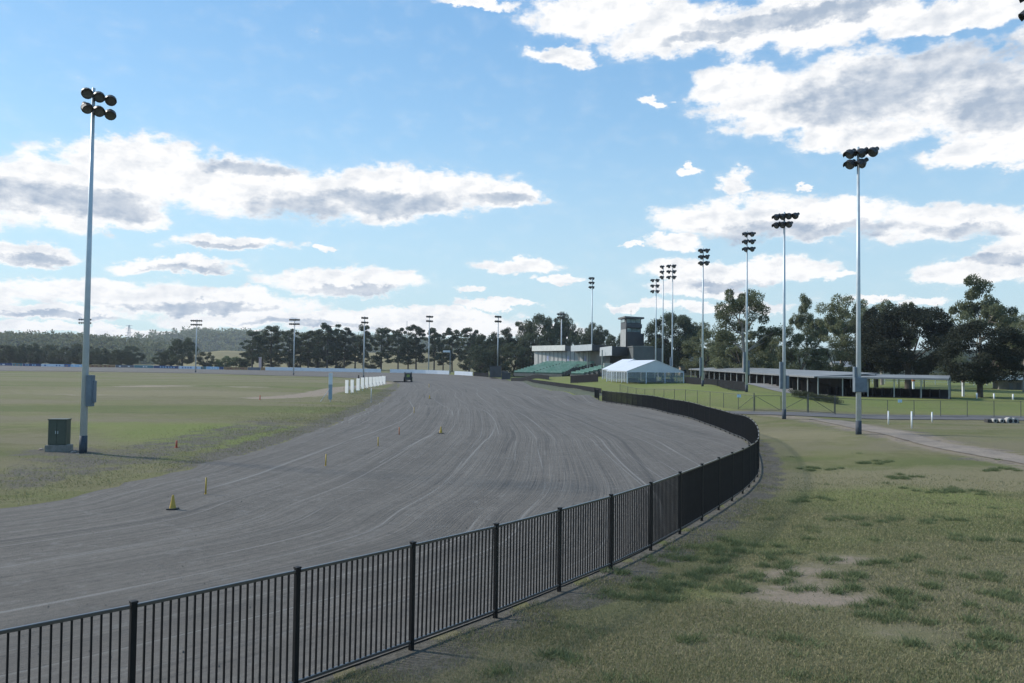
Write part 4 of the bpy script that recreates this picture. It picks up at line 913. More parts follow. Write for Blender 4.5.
# ------------------------------------------------------------------ far fence with banners
def farfence_pt(px):
    d = outer[outer[:, 1] > 240]; pxs = 512 + (d[:, 0] / d[:, 1]) * F
    o = np.argsort(pxs); return float(np.interp(px, pxs[o], d[o, 0])), float(np.interp(px, pxs[o], d[o, 1]))
def fseg(px0, px1): 
    return farfence_pt(px0), farfence_pt(px1)
vin = {}
def far_board(px0, px1, name, label, cat, m, h=1.45, group=None, z0=.12, letters=None, lm=None):
    (xa, ya), (xb, yb) = fseg(px0, px1); za, zb = gz(xa, ya), gz(xb, yb); t = thing(name, label, cat, (xa, ya, za), group=group); o = Vector((xa, ya, za))
    n = max(1, int((px1 - px0) / 10)); b = MB()
    for i in range(n):
        (x_, y_), (x2, y2) = farfence_pt(px0 + (px1 - px0) * i / n), farfence_pt(px0 + (px1 - px0) * (i + 1) / n); b.beam(Vector((x_, y_, gz(x_, y_) + z0 + (h - z0) / 2)) - o, Vector((x2, y2, gz(x2, y2) + z0 + (h - z0) / 2)) - o, .08, h - z0)
    k = b.build('board', m, t)
    for i in range(n + 1):
        x_, y_ = farfence_pt(px0 + (px1 - px0) * i / n); g_ = gz(x_, y_); MB().box((x_ - o.x, y_ - o.y + .12, g_ + h / 2 - o.z), (.1, .1, h)).build('post', galv_far, t)
    if letters:
        q = MB(); L = Vector((xb - xa, yb - ya, zb - za)); nl = letters
        for i in range(nl):
            f = .12 + .76 * (i + .5) / nl
            if random.random() < .15: continue
            p = L * f; q.box((p.x, p.y - .07, p.z + h * .55), (L.length * .76 / nl * random.uniform(.4, .7), .03, h * random.uniform(.28, .42)))
        q.build('lettering', lm or white, k)
    return t
navy = mat('navy_banner', (.03, .06, .16), (.05, .09, .22), 1.5, .6); sky_b = mat('light_blue_banner', (.30, .50, .72), (.40, .60, .78), 1.5, .6); yel = mat('mustard_banner', (.36, .26, .10), (.30, .14, .08), .8, .6)
gry = mat('grey_banner', (.16, .17, .20), (.10, .11, .15), 1.5, .6); blu = mat('blue_banner', (.06, .16, .40), (.05, .12, .30), 1.5, .6); teal = mat('teal_banner', (.08, .22, .28), None, 1.5, .6)
wb = mat('pale_letter_banner', (.62, .70, .80), (.55, .64, .76), 1.5, .6)
segs = [(-40, 13, navy, white, 9, 'navy blue banner with pale writing at the left end of the far rail'),
        (13.5, 23, teal, yel, 2, 'dark teal banner, second from the left edge on the far rail'),
        (23.5, 41.5, navy, sky_b, 6, 'navy banner with blue writing left of the first pale banner'),
        (42, 64.5, wb, blu, 6, 'pale banner with large blue letters left of the tall infield pole'),
        (65, 71, blu, yel, 1, 'small blue banner with a yellow mark beside the pale lettered one'),
        (71.5, 88, sky_b, white, 4, 'light blue banner partly behind the tall infield pole'),
        (88.5, 116, yel, redm, 5, 'mustard banner with brown writing right of the tall infield pole'),
        (116.5, 134.5, gry, white, 3, 'dull grey banner right of the mustard one'),
        (135, 154, teal, white, 5, 'dark blue green banner with thin white writing'),
        (154.5, 179, navy, sky_b, 7, 'long navy banner left of the second pale lettered one'),
        (179.5, 201, wb, blu, 6, 'pale banner with large blue letters behind the far floodlight pole'),
        (201.5, 206.5, teal, yel, 1, 'small teal banner right of the far floodlight pole'),
        (207, 219.5, sky_b, white, 4, 'light blue banner with white writing below the paddock hill'),
        (220, 224, navy, None, 0, 'short navy banner at the end of the blue ones'),
        (224.5, 248, yel, redm, 7, 'mustard banner with red writing below the paddock hill'),
        (248.5, 261, gry, None, 0, 'plain dark grey banner under the first tall pines'),
        (261.5, 265.5, yel, None, 0, 'short orange brown banner touching the white boards')]
for a, b_, m_, lm_, nl, lab in segs: far_board(a, b_, 'advertising_banner', lab, 'banner', m_, letters=nl or None, lm=lm_, h=1.35)
far_board(266, 381.5, 'white_board_fence', 'long stretch of white boards on the far rail under the tall pines', 'fence', white2, h=1.55)
far_board(390.5, 449.5, 'white_board_fence', 'middle stretch of white boards on the far rail behind the tractor', 'fence', white2, h=1.55)
far_board(455, 473, 'white_board_fence', 'short last stretch of white boards beside the dark mesh', 'fence', white2, h=1.55)
far_board(474, 489, 'mesh_screen', 'short dark mesh screen between the white boards and the dark shed', 'fence', cloth, h=1.5)
# --- dark shed at the end of the straight
ds_ = thing('starters_shed', 'small dark grey shed on the outside of the track beyond the tractor', 'shed')
b = MB(); gbox(b, 489.5, 501, 366.2, 377.5, 262, 262, 5); b.build('wall', mat('slate_wall', (.075, .082, .09), None, 1), ds_, )
b = MB(); gbox(b, 489, 501.6, 365.8, 366.4, 261.8, 261.8, 5.5); b.build('roof', darkclad, ds_)
b = MB(); gbox(b, 493, 495.5, 370, 377, 261.9, 261.9, .1); b.build('door', darkclad, ds_)
for i, (p0, p1, y0_, Y, lab) in enumerate(((501.5, 508, 371.5, 246, 'dark low bin by the right side of the small dark shed'), (505, 510.5, 373, 240, 'dark crate near the corner of the seating terrace'))):
    t = thing('equipment_bin', lab, 'bin'); b = MB(); gbox(b, p0, p1, y0_, 379.5, Y, Y, 1.6); b.build('body', darkclad, t); b = MB(); gbox(b, p0 - .3, p1 + .3, y0_ - .5, y0_ + .1, Y - .1, Y - .1, 1.8); b.build('lid', midclad, t)
# ------------------------------------------------------------------ trees
def leafmat(name, c, c2, tr=.25):
    m, b = newmat(name, .75); b.inputs['Specular IOR Level'].default_value = .2
    oi = E.nt.nodes.new('ShaderNodeObjectInfo'); tcn = E.nt.nodes.new('ShaderNodeTexCoord')
    n1 = noise(tcn.outputs['Object'], .55, 3, .6); r = E(oi.outputs['Random'])
    col = mixc((n1 * .7 + r * .5).sm(.30, .85), c, c2)
    col = mixc(attr('leafrnd') * .5, col, tuple(v * 1.55 for v in c2))
    E.nt.links.new(col, b.inputs[0])
    t = E.nt.nodes.new('ShaderNodeBsdfTranslucent'); E.nt.links.new(col, t.inputs[0]); ms = E.nt.nodes.new('ShaderNodeMixShader'); ms.inputs[0].default_value = tr
    E.nt.links.new(b.outputs[0], ms.inputs[1]); E.nt.links.new(t.outputs[0], ms.inputs[2]); E.nt.links.new(ms.outputs[0], m.node_tree.nodes['Material Output'].inputs[0]); return m
LM = dict(deep=leafmat('deep_foliage', (.020, .025, .017), (.034, .040, .026), .18), dark=leafmat('dark_foliage', (.050, .060, .036), (.080, .092, .052), .28), pine=leafmat('pine_foliage', (.050, .066, .042), (.084, .102, .060), .28),
          gum=leafmat('gum_foliage', (.105, .12, .066), (.165, .18, .10), .38), olive=leafmat('olive_foliage', (.105, .12, .062), (.17, .18, .10), .35), light=leafmat('light_shrub_foliage', (.12, .15, .07), (.17, .20, .095)))
def leaves(cl, per, leaf, rg, flat=.75):
    """cl: (x,y,z,r) clumps; returns verts, faces, rnd"""
    P = []
    for x, y, z, r in cl:
        n = int(per * (r / .1) ** 1.6) if per < 0 else per
        d = rg.normal(size=(n, 3)); d /= np.linalg.norm(d, axis=1)[:, None]; rr_ = r * rg.uniform(.25, 1, n) ** .45 * (1 + .25 * rg.normal(size=n) * .5)
        q = d * rr_[:, None]; q[:, 2] *= flat; P.append(q + (x, y, z))
    P = np.concatenate(P); n = len(P)
    a = rg.normal(size=(n, 3)); a /= np.linalg.norm(a, axis=1)[:, None]; b = rg.normal(size=(n, 3)); b -= (a * b).sum(1)[:, None] * a; b /= np.linalg.norm(b, axis=1)[:, None]
    s = leaf * rg.uniform(.6, 1.3, n)[:, None]; a = a * s; b = b * s * .6
    V = np.stack([P - a, P - b, P + a, P + b], 1).reshape(-1, 3); Fc = np.arange(4 * n).reshape(n, 4)
    return V, Fc, np.repeat(rg.random(n) ** 2, 4)
PROTO = {}
def proto(kind, seed):
    """tree of height 10 and crown width about 10*wr; returns trunk and crown mesh data and its width"""
    rg = np.random.default_rng(seed); rd = random.Random(seed); tb = MB(); cl = []; Hh = 10.0
    bk = bark; leaf = .16; per = 110; flat = .75
    if kind == 'gum':
        bk = barkpale; top = Vector((rd.uniform(-.4, .4), rd.uniform(-.4, .4), 6.4)); fork = Vector((top.x * .3, top.y * .3, 2.7))
        tb.tube((0, 0, -.2), fork, .30, .22, 9); tb.tube(fork, top, .22, .08, 8)
        nl = 8
        for i in range(nl):
            t = rd.uniform(.0, .95); s = fork.lerp(top, t); az = 2.4 * i + rd.uniform(-.4, .4); L = rd.uniform(1.7, 3.3) * (1.1 - .45 * t); el = rd.uniform(.35, 1.0)
            m_ = s + Vector((math.cos(az) * L * .5, math.sin(az) * L * .5, L * .5 * math.tan(el) * .7)); e = m_ + Vector((math.cos(az + rd.uniform(-.5, .5)) * L * .6, math.sin(az) * L * .6, L * rd.uniform(.25, .7)))
            tb.tube(s, m_, .12, .08, 6); tb.tube(m_, e, .08, .03, 5)
            for k in range(rd.randint(4, 6)):
                o = e + Vector((rd.gauss(0, .75), rd.gauss(0, .75), rd.gauss(.1, .55))); tb.tube(m_.lerp(e, rd.uniform(.3, 1)), o, .035, .012, 4); cl.append((o.x, o.y, min(o.z, 9.5), rd.uniform(.45, .95)))
        for k in range(7): cl.append((top.x + rd.gauss(0, .8), top.y + rd.gauss(0, .8), rd.uniform(7.2, 9.4), rd.uniform(.5, .9)))
        per = 420; leaf = .095
    elif kind in ('dome', 'wood'):
        z0 = 1.75 if kind == 'dome' else .7; tb.tube((0, 0, -.2), (0, 0, 3.2), .34, .26, 9)
        for i in range(7):
            az = i * .9 + rd.random(); e = Vector((math.cos(az) * 2.2, math.sin(az) * 2.2, rd.uniform(4, 7))); tb.tube((0, 0, rd.uniform(1.6, 3.1)), e, .15, .04, 6)
        n = 110 if kind == 'dome' else 70
        for i in range(n):
            u = rd.uniform(-1, 1); az = rd.uniform(0, 6.283); rr_ = rd.uniform(.55, 1) ** .5; cz = 5.7 if kind == 'dome' else 5.3; hz_ = 3.9 if kind == 'dome' else 4.5
            w_ = math.sqrt(max(0, 1 - u * u)) ** (.75 if kind == 'dome' else .9); R_ = 4.3 * w_ * rr_ * (1 + .12 * math.sin(3 * az + seed))
            z = cz + u * hz_ * rr_; z = max(z, z0 + .4)
            cl.append((math.cos(az) * R_, math.sin(az) * R_, z * (1 if kind == 'dome' else rd.uniform(.9, 1.03)), rd.uniform(.65, 1.15)))
        per = 420 if kind == 'dome' else 230; leaf = .10 if kind == 'dome' else .14
    elif kind == 'pine':
        lean = rd.uniform(-.3, .3); tb.tube((0, 0, -.2), (lean * .5, 0, 5), .20, .13, 8); tb.tube((lean * .5, 0, 5), (lean, 0, 9.3), .13, .04, 7)
        z = rd.uniform(2.0, 3.2)
        while z < 9.6:
            t = (z - 2) / 7.8; Rm = 2.1 * (1 - abs(t - .45) ** 1.6 * 1.05) + .3; Rm = max(Rm, .7) * rd.uniform(.8, 1.15)
            for k in range(rd.randint(3, 5)):
                az = rd.uniform(0, 6.283); rr_ = Rm * rd.uniform(.35, 1); p = (lean * t + math.cos(az) * rr_, math.sin(az) * rr_, z + rd.uniform(-.2, .35)); tb.tube((lean * t, 0, z - .25), p, .05, .015, 4); cl.append((*p, rd.uniform(.45, .8)))
            z += rd.uniform(.45, .75)
        per = 190; leaf = .13; flat = .65
    elif kind == 'shrub':
        tb.tube((0, 0, -.2), (0, 0, 4), .2, .1, 6)
        for i in range(34): az = rd.uniform(0, 6.3); r_ = rd.uniform(0, 4.4) ; cl.append((math.cos(az) * r_, math.sin(az) * r_, rd.uniform(1, 7.6 - .4 * r_), rd.uniform(.9, 1.5)))
        per = 100; leaf = .28
    V, Fc, rn = leaves(cl, per, leaf, rg, flat)
    me = bpy.data.meshes.new('crown'); n = len(V); k = len(Fc)
    me.vertices.add(n); me.vertices.foreach_set('co', V.astype(np.float32).ravel()); me.loops.add(k * 4); me.loops.foreach_set('vertex_index', Fc.astype(np.int32).ravel())
    me.polygons.add(k); me.polygons.foreach_set('loop_start', np.arange(0, k * 4, 4, dtype=np.int32)); me.polygons.foreach_set('loop_total', np.full(k, 4, np.int32)); me.update(calc_edges=True)
    a = me.attributes.new('leafrnd', 'FLOAT', 'POINT'); a.data.foreach_set('value', rn.astype(np.float32))
    tm = bpy.data.meshes.new('trunk'); tm.from_pydata(tb.v, [], tb.f); tm.materials.append(bk); tm.update()
    xw = np.percentile(np.abs(V[:, 0]), 97) * 2; zt = np.percentile(V[:, 2], 99.7); return me, tm, xw, zt
NSEED = dict(gum=4, dome=2, wood=4, pine=6, shrub=3)
def tree(kind, px, Y, pyt, wpx, label, lm, pyb=372, name=None, group=None, seed=None):
    seed = (seed if seed is not None else random.randrange(NSEED[kind]))
    key = (kind, seed, lm)
    if (kind, seed) not in PROTO: PROTO[(kind, seed)] = proto(kind, 100 + seed * 7 + len(kind))
    me, tm, xw, zt = PROTO[(kind, seed)]
    if key not in PROTO: m2 = me.copy(); m2.materials.append(LM[lm]); PROTO[key] = m2
    x, y, z = onground(px, Y, pyb); top = pt(px, pyt, Y)[2]; hs = (top - z) / zt; ws = wpx * Y / F / xw
    t = thing(name or dict(gum='gum_tree', dome='broad_tree', wood='bushy_tree', pine='pine_tree', shrub='shrub')[kind], label, 'shrub' if kind == 'shrub' else 'tree', (x, y, z - .05), random.uniform(-.5, .5) if kind == 'dome' else random.uniform(0, 6.28), group)
    t.scale = (ws, ws, hs)
    for nm, d in (('trunk', tm), ('crown', PROTO[key])): o = bpy.data.objects.new(nm, d); COL.objects.link(o); o.parent = t
    return t
tree('dome', 980, 110, 323, 72, 'dense round dark tree with a short trunk standing alone on the lawn at the right', 'deep', 398, 'round_tree', seed=0)
tree('gum', 980, 150, 276, 62, 'tall open gum tree rising above the dense round dark tree', 'gum', 388, seed=2)
tree('dome', 908, 140, 306, 78, 'big dark spreading tree right of the driveway floodlight pole, reaching down to the shed roof', 'deep', 390, seed=1)
tree('dome', 877, 150, 309, 36, 'dark broad tree between the driveway floodlight pole and the spreading dark tree', 'deep', 388, seed=0)
tree('gum', 882, 175, 301, 44, 'gum with a pale green top peeping over the dark trees right of the driveway pole', 'gum', 385, seed=2)
tree('gum', 908, 185, 303, 34, 'small gum crown showing above the big dark spreading tree', 'olive', 385, seed=3)
tree('gum', 841, 165, 295, 48, 'tall gum with a rounded top left of the driveway floodlight pole', 'gum', 385, seed=0)
tree('gum', 806, 160, 295, 34, 'narrow tall gum between the two nearest right hand floodlight poles', 'gum', 385, seed=2)
tree('wood', 838, 150, 335, 44, 'grey green bushy tree below the rounded gum, above the shed roof', 'olive', 384)
tree('wood', 800, 152, 334, 40, 'bushy olive tree at the foot of the narrow tall gum', 'gum', 384)
tree('gum', 745, 158, 290, 66, 'largest spreading gum, seen behind the pole at the end of the mesh screen', 'gum', 384, seed=3)
tree('wood', 742, 165, 331, 56, 'bushy lower growth under the largest spreading gum', 'gum', 384)
tree('wood', 778, 190, 330, 34, 'pale olive bushy tree in the gap right of the largest gum', 'olive', 383)
tree('wood', 766, 200, 340, 30, 'smaller olive bushy tree just right of the largest gum trunk', 'olive', 383)
tree('wood', 706, 200, 330, 44, 'light olive bushy tree behind the floodlight pole right of the marquee', 'olive', 383)
tree('wood', 722, 230, 338, 36, 'olive bushy tree left of the largest gum, set further back', 'olive', 382)
tree('gum', 694, 240, 322, 28, 'open gum right of the dark domed tree behind the marquee', 'olive', 382, seed=1)
tree('dome', 673, 222, 314, 46, 'dark domed tree behind the three close floodlight poles', 'pine', 382, seed=1)
tree('wood', 665, 230, 335, 36, 'dark bushy tree at the foot of the domed tree behind the marquee', 'dark', 382)
tree('gum', 1024, 135, 314, 34, 'gum tree cut by the right edge of the picture', 'gum', 390, seed=0)
tree('wood', 1014, 200, 338, 30, 'olive bushy tree above the grey shed at the right edge', 'olive', 384)
tree('wood', 1000, 240, 345, 40, 'far bushy tree behind the round dark tree, right side', 'gum', 382)
tree('wood', 950, 240, 352, 44, 'far bushy tree behind the gap between the two big dark trees', 'gum', 382)
tree('wood', 862, 235, 340, 44, 'far bushy dark tree behind the driveway floodlight pole', 'pine', 382)
# dark gums behind the grandstand
Ord = ['first', 'second', 'third', 'fourth', 'fifth', 'sixth', 'seventh', 'eighth', 'ninth', 'tenth', 'eleventh', 'twelfth', 'thirteenth', 'fourteenth', 'fifteenth', 'sixteenth', 'seventeenth']
BG = [(487, 333, 26), (505, 328, 26), (521, 322, 24), (538, 315, 30), (552, 318, 24), (565, 313, 20), (577, 332, 20), (590, 323, 22), (603, 330, 22), (616, 334, 22), (646, 340, 22)]
for i, (px, t, w_) in enumerate(BG):
    tree('gum' if i % 3 else 'wood', px, 300 + 12 * (i % 3), t, w_ * 1.25, f'{Ord[i]} dark tree from the left in the tall row behind the grandstand', 'pine', 374, 'dark_gum', 'dark gums behind the grandstand')
for i, (px, t, w_) in enumerate([(480, 347, 26), (497, 345, 26), (514, 343, 28), (531, 340, 28), (549, 342, 28), (568, 345, 26), (586, 346, 26), (604, 348, 26)]):
    tree('wood', px, 285 + 6 * (i % 2), t, w_ * 1.15, f'{Ord[i]} dark bush from the left filling below the tall row behind the grandstand', 'dark' if i % 2 else 'pine', 374, 'dark_bush', 'dark bushes behind the grandstand')
# tall pines along the far turn
PN = [(252, 331, 21), (271, 326, 22), (289, 329, 18), (308, 331, 22), (327, 323.5, 24), (344, 328, 17), (363, 325, 17), (381, 328, 20), (398, 328, 17), (416, 325, 21), (434, 328, 17), (452, 328, 18), (469, 328, 22)]
for i, (px, t, w_) in enumerate(PN):
    tree('pine', px, 352 + 7 * (i % 2), t, w_ * .98, f'{Ord[i]} tall dark pine from the left in the row behind the white boards', 'pine', 371, None, 'tall pines along the far turn', seed=i % 6)
for i, (px, t, w_) in enumerate([(262, 337, 17), (300, 338, 19), (317, 336, 18), (336, 337, 16), (355, 338, 15), (408, 338, 16), (443, 340, 14), (480, 338, 18)]):
    tree('pine', px, 372, t, w_ * 1.1, f'{Ord[i]} shorter pine from the left, set back in gaps of the far pine row', 'pine', 370, None, 'shorter pines behind the far row', seed=(i + 3) % 6)
for i, (px, t, w_) in enumerate([(246, 352, 14), (272, 353, 22), (296, 355, 22), (318, 352, 26), (340, 354, 20), (466, 350, 14), (372, 358, 16)]):
    tree('wood', px, 380, t, w_ * 1.1, f'{Ord[i]} low dark bush from the left under the far pines', 'dark', 370, 'understorey_bush', 'low bushes under the far pines')
# low dark wood beyond the banners, left
xs = np.linspace(-30, 168, 21)
for i, px in enumerate(xs[:17]):
    tree('wood', px * 1.02, 392 + 14 * (i % 3), [346, 343, 349, 345, 350][i % 5] + (3 if px > 90 else 0), 22, f'{Ord[i]} tree from the left in the low dark wood beyond the banners', 'dark' if i % 2 else 'pine', 367, 'wood_tree', 'dark wood beyond the banners')
tree('wood', 182, 372, 338, 26, 'tall dark rounded tree at the right end of the low wood', 'pine', 368, 'round_topped_tree')
tree('wood', 161, 374, 352, 15, 'small dark round tree left of the tall rounded one at the end of the wood', 'dark', 368, 'round_topped_tree')
tree('wood', 171, 376, 350, 14, 'small dark tree touching the left side of the tall rounded one', 'pine', 368, 'round_topped_tree')
tree('wood', 205, 376, 352, 17, 'dark bushy tree just right of the far floodlight pole', 'dark', 368, 'round_topped_tree')
for i, (px, t, w_) in enumerate([(216, 359, 12), (226, 356, 15), (236, 357, 14), (245, 359, 12)]):
    tree('shrub', px, 380, t, w_, f'{Ord[i]} light green shrub from the left below the dry paddock hill', 'light', 368, None, 'light green shrubs below the hill')
# ------------------------------------------------------------------ hills and far woods
def hill(name, prof, Y, depth, m, label, z0=1.0, rough=1.0, nx=160, ny=36):
    px = np.linspace(prof[0][0], prof[-1][0], nx); py = np.interp(px, [p[0] for p in prof], [p[1] for p in prof])
    k = np.ones(7) / 7; py = np.convolve(np.pad(py, 3, 'edge'), k, 'valid')
    v = []; x0 = np.array([pt(a, b, Y) for a, b in zip(px, py)])
    for j in range(ny):
        s = j / (ny - 1) * 2 - 1; f = math.cos(s * math.pi / 2) ** 1.3 if abs(s) < 1 else 0
        y = Y + s * depth
        for i in range(nx):
            e = min(1, i / 10, (nx - 1 - i) / 10); h = (x0[i, 2] - z0) * f * e; h += rough * f * (math.sin(i * .7 + j * .9) * .5 + math.sin(i * .31 - j * .5) * .6 + random.uniform(-.5, .5))
            v.append((x0[i, 0], y, z0 + h - (1.5 if f < .01 else 0)))
    ii = (np.arange(ny - 1)[:, None] * nx + np.arange(nx - 1)[None]).ravel(); f = np.stack([ii, ii + 1, ii + nx + 1, ii + nx], 1)
    o = npmesh(name, np.array(v), f, m, smooth=True); tag(o, label, kind='structure'); return v, nx, ny
def hmat(name, a, b_, sc, bp=2.0):
    m, b = newmat(name, 1.0); g = E.nt.nodes.new('ShaderNodeNewGeometry').outputs['Position']; n = noise(g, sc, 7, .7); n2 = noise(g, sc * .15, 4, .6)
    c = mixc((n * .65 + n2 * .35).sm(.38, .62), a, b_); E.nt.links.new(c, b.inputs[0]); bump(b, n, bp, 1); return m
forest_h = hmat('forest_hill', (.020, .032, .020), (.050, .064, .036), .07, 8)
dryh = hmat('dry_pasture', (.24, .205, .11), (.17, .15, .085), .02, 1)
v1, nx1, ny1 = hill('hill', [(-120, 345), (60, 343), (140, 345), (165, 340), (185, 334), (205, 333), (240, 333), (262, 335), (300, 336), (360, 338), (430, 341), (500, 345), (600, 352)], 1700, 420, forest_h, 'long wooded blue green hill behind the pines', rough=3)
v2, nx2, ny2 = hill('hill', [(-260, 342), (-60, 339), (0, 338), (40, 337), (90, 339), (130, 343), (165, 348), (210, 356)], 900, 160, forest_h, 'nearer wooded rise behind the low dark wood', rough=1.5)
hill('hill', [(188, 364), (200, 358), (212, 353), (222, 350.5), (240, 351), (262, 353), (300, 352), (360, 353), (420, 352), (480, 354), (520, 358), (560, 364)], 650, 120, dryh, 'dry straw coloured pasture rise behind the pines', rough=.2)
hill('hill', [(560, 356), (640, 352), (760, 350), (900, 350), (1100, 350)], 800, 160, forest_h, 'low wooded rise behind the right hand trees', rough=1.5)
def canopy(name, v, nx, ny, label, n, size, lm, jmax=.55, seed=5):
    rg = np.random.default_rng(seed); V = np.array(v); k = rg.integers(0, int(nx * ny * jmax), n * 2); P = V[k] + rg.normal(0, 1, (n * 2, 3)) * (18, 6, .2); P = P[V[k][:, 2] > 3][:n]
    cl = []
    for p in P: s = size * rg.uniform(.6, 1.4); cl.append((p[0], p[1], p[2] + s * .4, s))
    Vv, Fc, rn = leaves(cl, 26, size * .30, rg, .8); o = npmesh(name, Vv, Fc, LM[lm]); a = o.data.attributes.new('leafrnd', 'FLOAT', 'POINT'); a.data.foreach_set('value', rn.astype(np.float32)); tag(o, label, kind='stuff')
canopy('far_forest', v1, nx1, ny1, 'continuous forest canopy covering the far hill', 2600, 7.0, 'gum')
canopy('far_forest', v2, nx2, ny2, 'continuous forest canopy on the nearer wooded rise', 2200, 4.5, 'gum', seed=6)
# ------------------------------------------------------------------ far masts
py_ = thing('transmission_pylon', 'steel lattice power pylon on the horizon above the dark wood', 'pylon', P3(128.5, 352, 1000)); b = MB(); h = (352 - 325) * 1000 / F
for s in (-1, 1):
    for q in (-1, 1): b.tube((s * 3.2, q * 3.2, 0), (s * .5, q * .5, h), .32, .2, 4)
for k in range(8):
    z = h * k / 8; w_ = 3.2 - 2.7 * k / 8; z2 = h * (k + 1) / 8; w2 = 3.2 - 2.7 * (k + 1) / 8; b.tube((-w_, -w_, z), (w2, -w2, z2), .18, n=4).tube((w_, -w_, z), (-w2, -w2, z2), .18, n=4)
b.build('lattice', galv_far, py_)
for hh in (.72, .86, .98): MB().tube((-4.2, 0, h * hh), (4.2, 0, h * hh), .22, n=4).build('crossarm', galv_far, py_)
rm = thing('radio_mast', 'thin pale radio mast above the pines left of the tractor', 'mast', P3(406.5, 352, 900)); b = MB(); hh = 31 * 900 / F; b.tube((0, 0, 0), (0, 0, hh), .5, .3, 6)
b.build('mast', galv_far, rm); MB().tube((-1, 0, hh * .8), (1, 0, hh * .8), .2, n=5).build('aerial', galv_far, rm)
sp_ = thing('sign_post', 'tall pole with a small pale board sign beyond the gap in the white boards', 'sign', onground(450, 306, 374)); hh = pt(450, 350.5, 306)[2] - sp_.location.z
MB().tube((0, 0, 0), (0, 0, hh), .22, .18, 8).build('pole', mat('blue_grey_pole', (.16, .2, .24), None, 1), sp_); MB().box((-1.4, 0, hh - .35), (2.9, .12, .8)).build('board', white2, sp_)
pc = thing('banner_column', 'short pale pink column beyond the far rail under the pines', 'column', onground(260, 336, 370)); hh = pt(260, 357.5, 336)[2] - pc.location.z
pkm = mat('pale_pink_paint', (.62, .46, .47), (.5, .38, .4), 1); MB().box((0, 0, hh / 2), (1.1, .5, hh)).build('column', pkm, pc, bevel=.05); MB().box((0, 0, hh + .06), (1.3, .7, .12)).build('cap', white2, pc)
# ------------------------------------------------------------------ small things on and round the track
yelp = mat('yellow_plastic', (.50, .33, .055), (.42, .28, .06), 3, .6); orp = mat('orange_plastic', (.5, .16, .05), (.4, .12, .04), 3, .6); redp = mat('red_stake_paint', (.45, .09, .05), None, 3, .6)
def cone(px, py, Y, h, label, m=yelp):
    x, y, z = onground(px, Y, py); z = z + .03 + .0006 * Y; t = thing('traffic_cone', label, 'cone', (x, y, z), random.random())
    MB().box((0, 0, .02), (h * .72, h * .72, .04)).build('base', mat('dark_rubber', (.03, .03, .03), None, 3), t, bevel=.01)
    MB().lathe((0, 0, .03), (0, 0, 1), [(0, h * .24), (h * .05, h * .23), (h * .5, h * .14), (h * .92, h * .07), (h * .96, h * .05)], 16).build('body', m, t, smooth=False)
cone(172.5, 515, 26.8, .47, 'yellow traffic cone on a dark base on the track near the fence, the nearest one')
cone(440.8, 435, 59, .50, 'yellow traffic cone alone in the middle of the track')
cone(429.5, 404, 118, .55, 'farther yellow traffic cone on the track beyond the middle one')
def stake(px, py, Y, h, label, m=yelp, r=.035, name='marker_post'):
    x, y, z = onground(px, Y, py); z += .01; t = thing(name, label, 'marker', (x, y, z)); MB().tube((0, 0, -.05), (random.uniform(-.02, .02), 0, h), r, r * .9, 8).build('stake', m, t, smooth=True)
    MB().tube((0, 0, -.02), (0, 0, .05), r * 2.2, r * 1.6, 8).build('foot', m, t)
stake(205.5, 496, 30, .66, 'nearest slim yellow marker post, on the track right of the nearest cone')
stake(325.5, 468.5, 39, .62, 'second slim yellow marker post along the inner side of the track')
stake(378, 449.5, 49, .6, 'third slim yellow marker post along the inner side of the track')
stake(399, 436, 57, .6, 'fourth marker post, orange, near the inner edge of the track', orp)
stake(414, 416, 82, .7, 'fifth slim yellow marker post, far along the inner side of the track')
stake(429, 388, 172, 1.0, 'farthest slim yellow marker post, near the tractor', r=.06)
stake(176.4, 445.5, 46, .42, 'short red stake in the infield grass right of the tall pole', redp, .06, 'survey_stake')
stake(259.8, 404.5, 104, .6, 'small red stake farther back on the infield', redp, .07, 'survey_stake')
stake(371, 403, 105, 1.9, 'thin dark post at the grassy inner edge of the track below the white boards', galv_far, .05)
stake(358.5, 378.5, 235, 1.6, 'thick dark post beside the foot of the far floodlight pole', blackpc, .22)
# green electrical cabinet on a concrete base
x, y, z = onground(59, 43.5, 448); ec = thing('electrical_cabinet', 'green metal electrical cabinet on a concrete base beside the tall infield pole', 'cabinet', (x, y, z + .0), .12)
MB().box((0, 0, .14), (1.16, .8, .42)).build('base', mat('weathered_plinth', (.26, .25, .23), (.17, .165, .15), 4, .9), ec, bevel=.02)
grn = mat('green_cabinet_paint', (.072, .088, .068), (.058, .072, .056), 2, .5)
cb = MB().box((0, 0, 1.04), (.94, .6, 1.38)).build('body', grn, ec, bevel=.015)
MB().box((0, 0, 1.755), (1.0, .68, .05)).build('lid', grn, ec, bevel=.01)
for s in (-1, 1): dd = MB().box((s * .23, -.31, 1.04), (.43, .025, 1.26)).build('door', grn, cb, bevel=.006); MB().box((s * .06, -.335, 1.05), (.03, .03, .16)).build('handle', galv, dd)
rk = mat('pale_rock', (.36, .30, .26), (.25, .20, .17), 3, .9, bump=.4)
def rock(px, py, Y, r, label, m=rk, nm='rock'):
    x, y, z = onground(px, Y, py); rg = random.Random(px); vs = []; n = 7; b = MB()
    pr = [(0, .6), (.25, 1.0), (.6, .85), (.85, .4)]
    b.lathe((0, 0, -r * .25), (0, 0, 1), [(a * r, c * r) for a, c in pr], 8); b.v = [(v[0] * rg.uniform(.75, 1.2), v[1] * rg.uniform(.75, 1.2), v[2] * rg.uniform(.9, 1.15)) for v in b.v]
    o = b.build(nm, m, None, (x, y, z)); tag(o, label, 'rock')
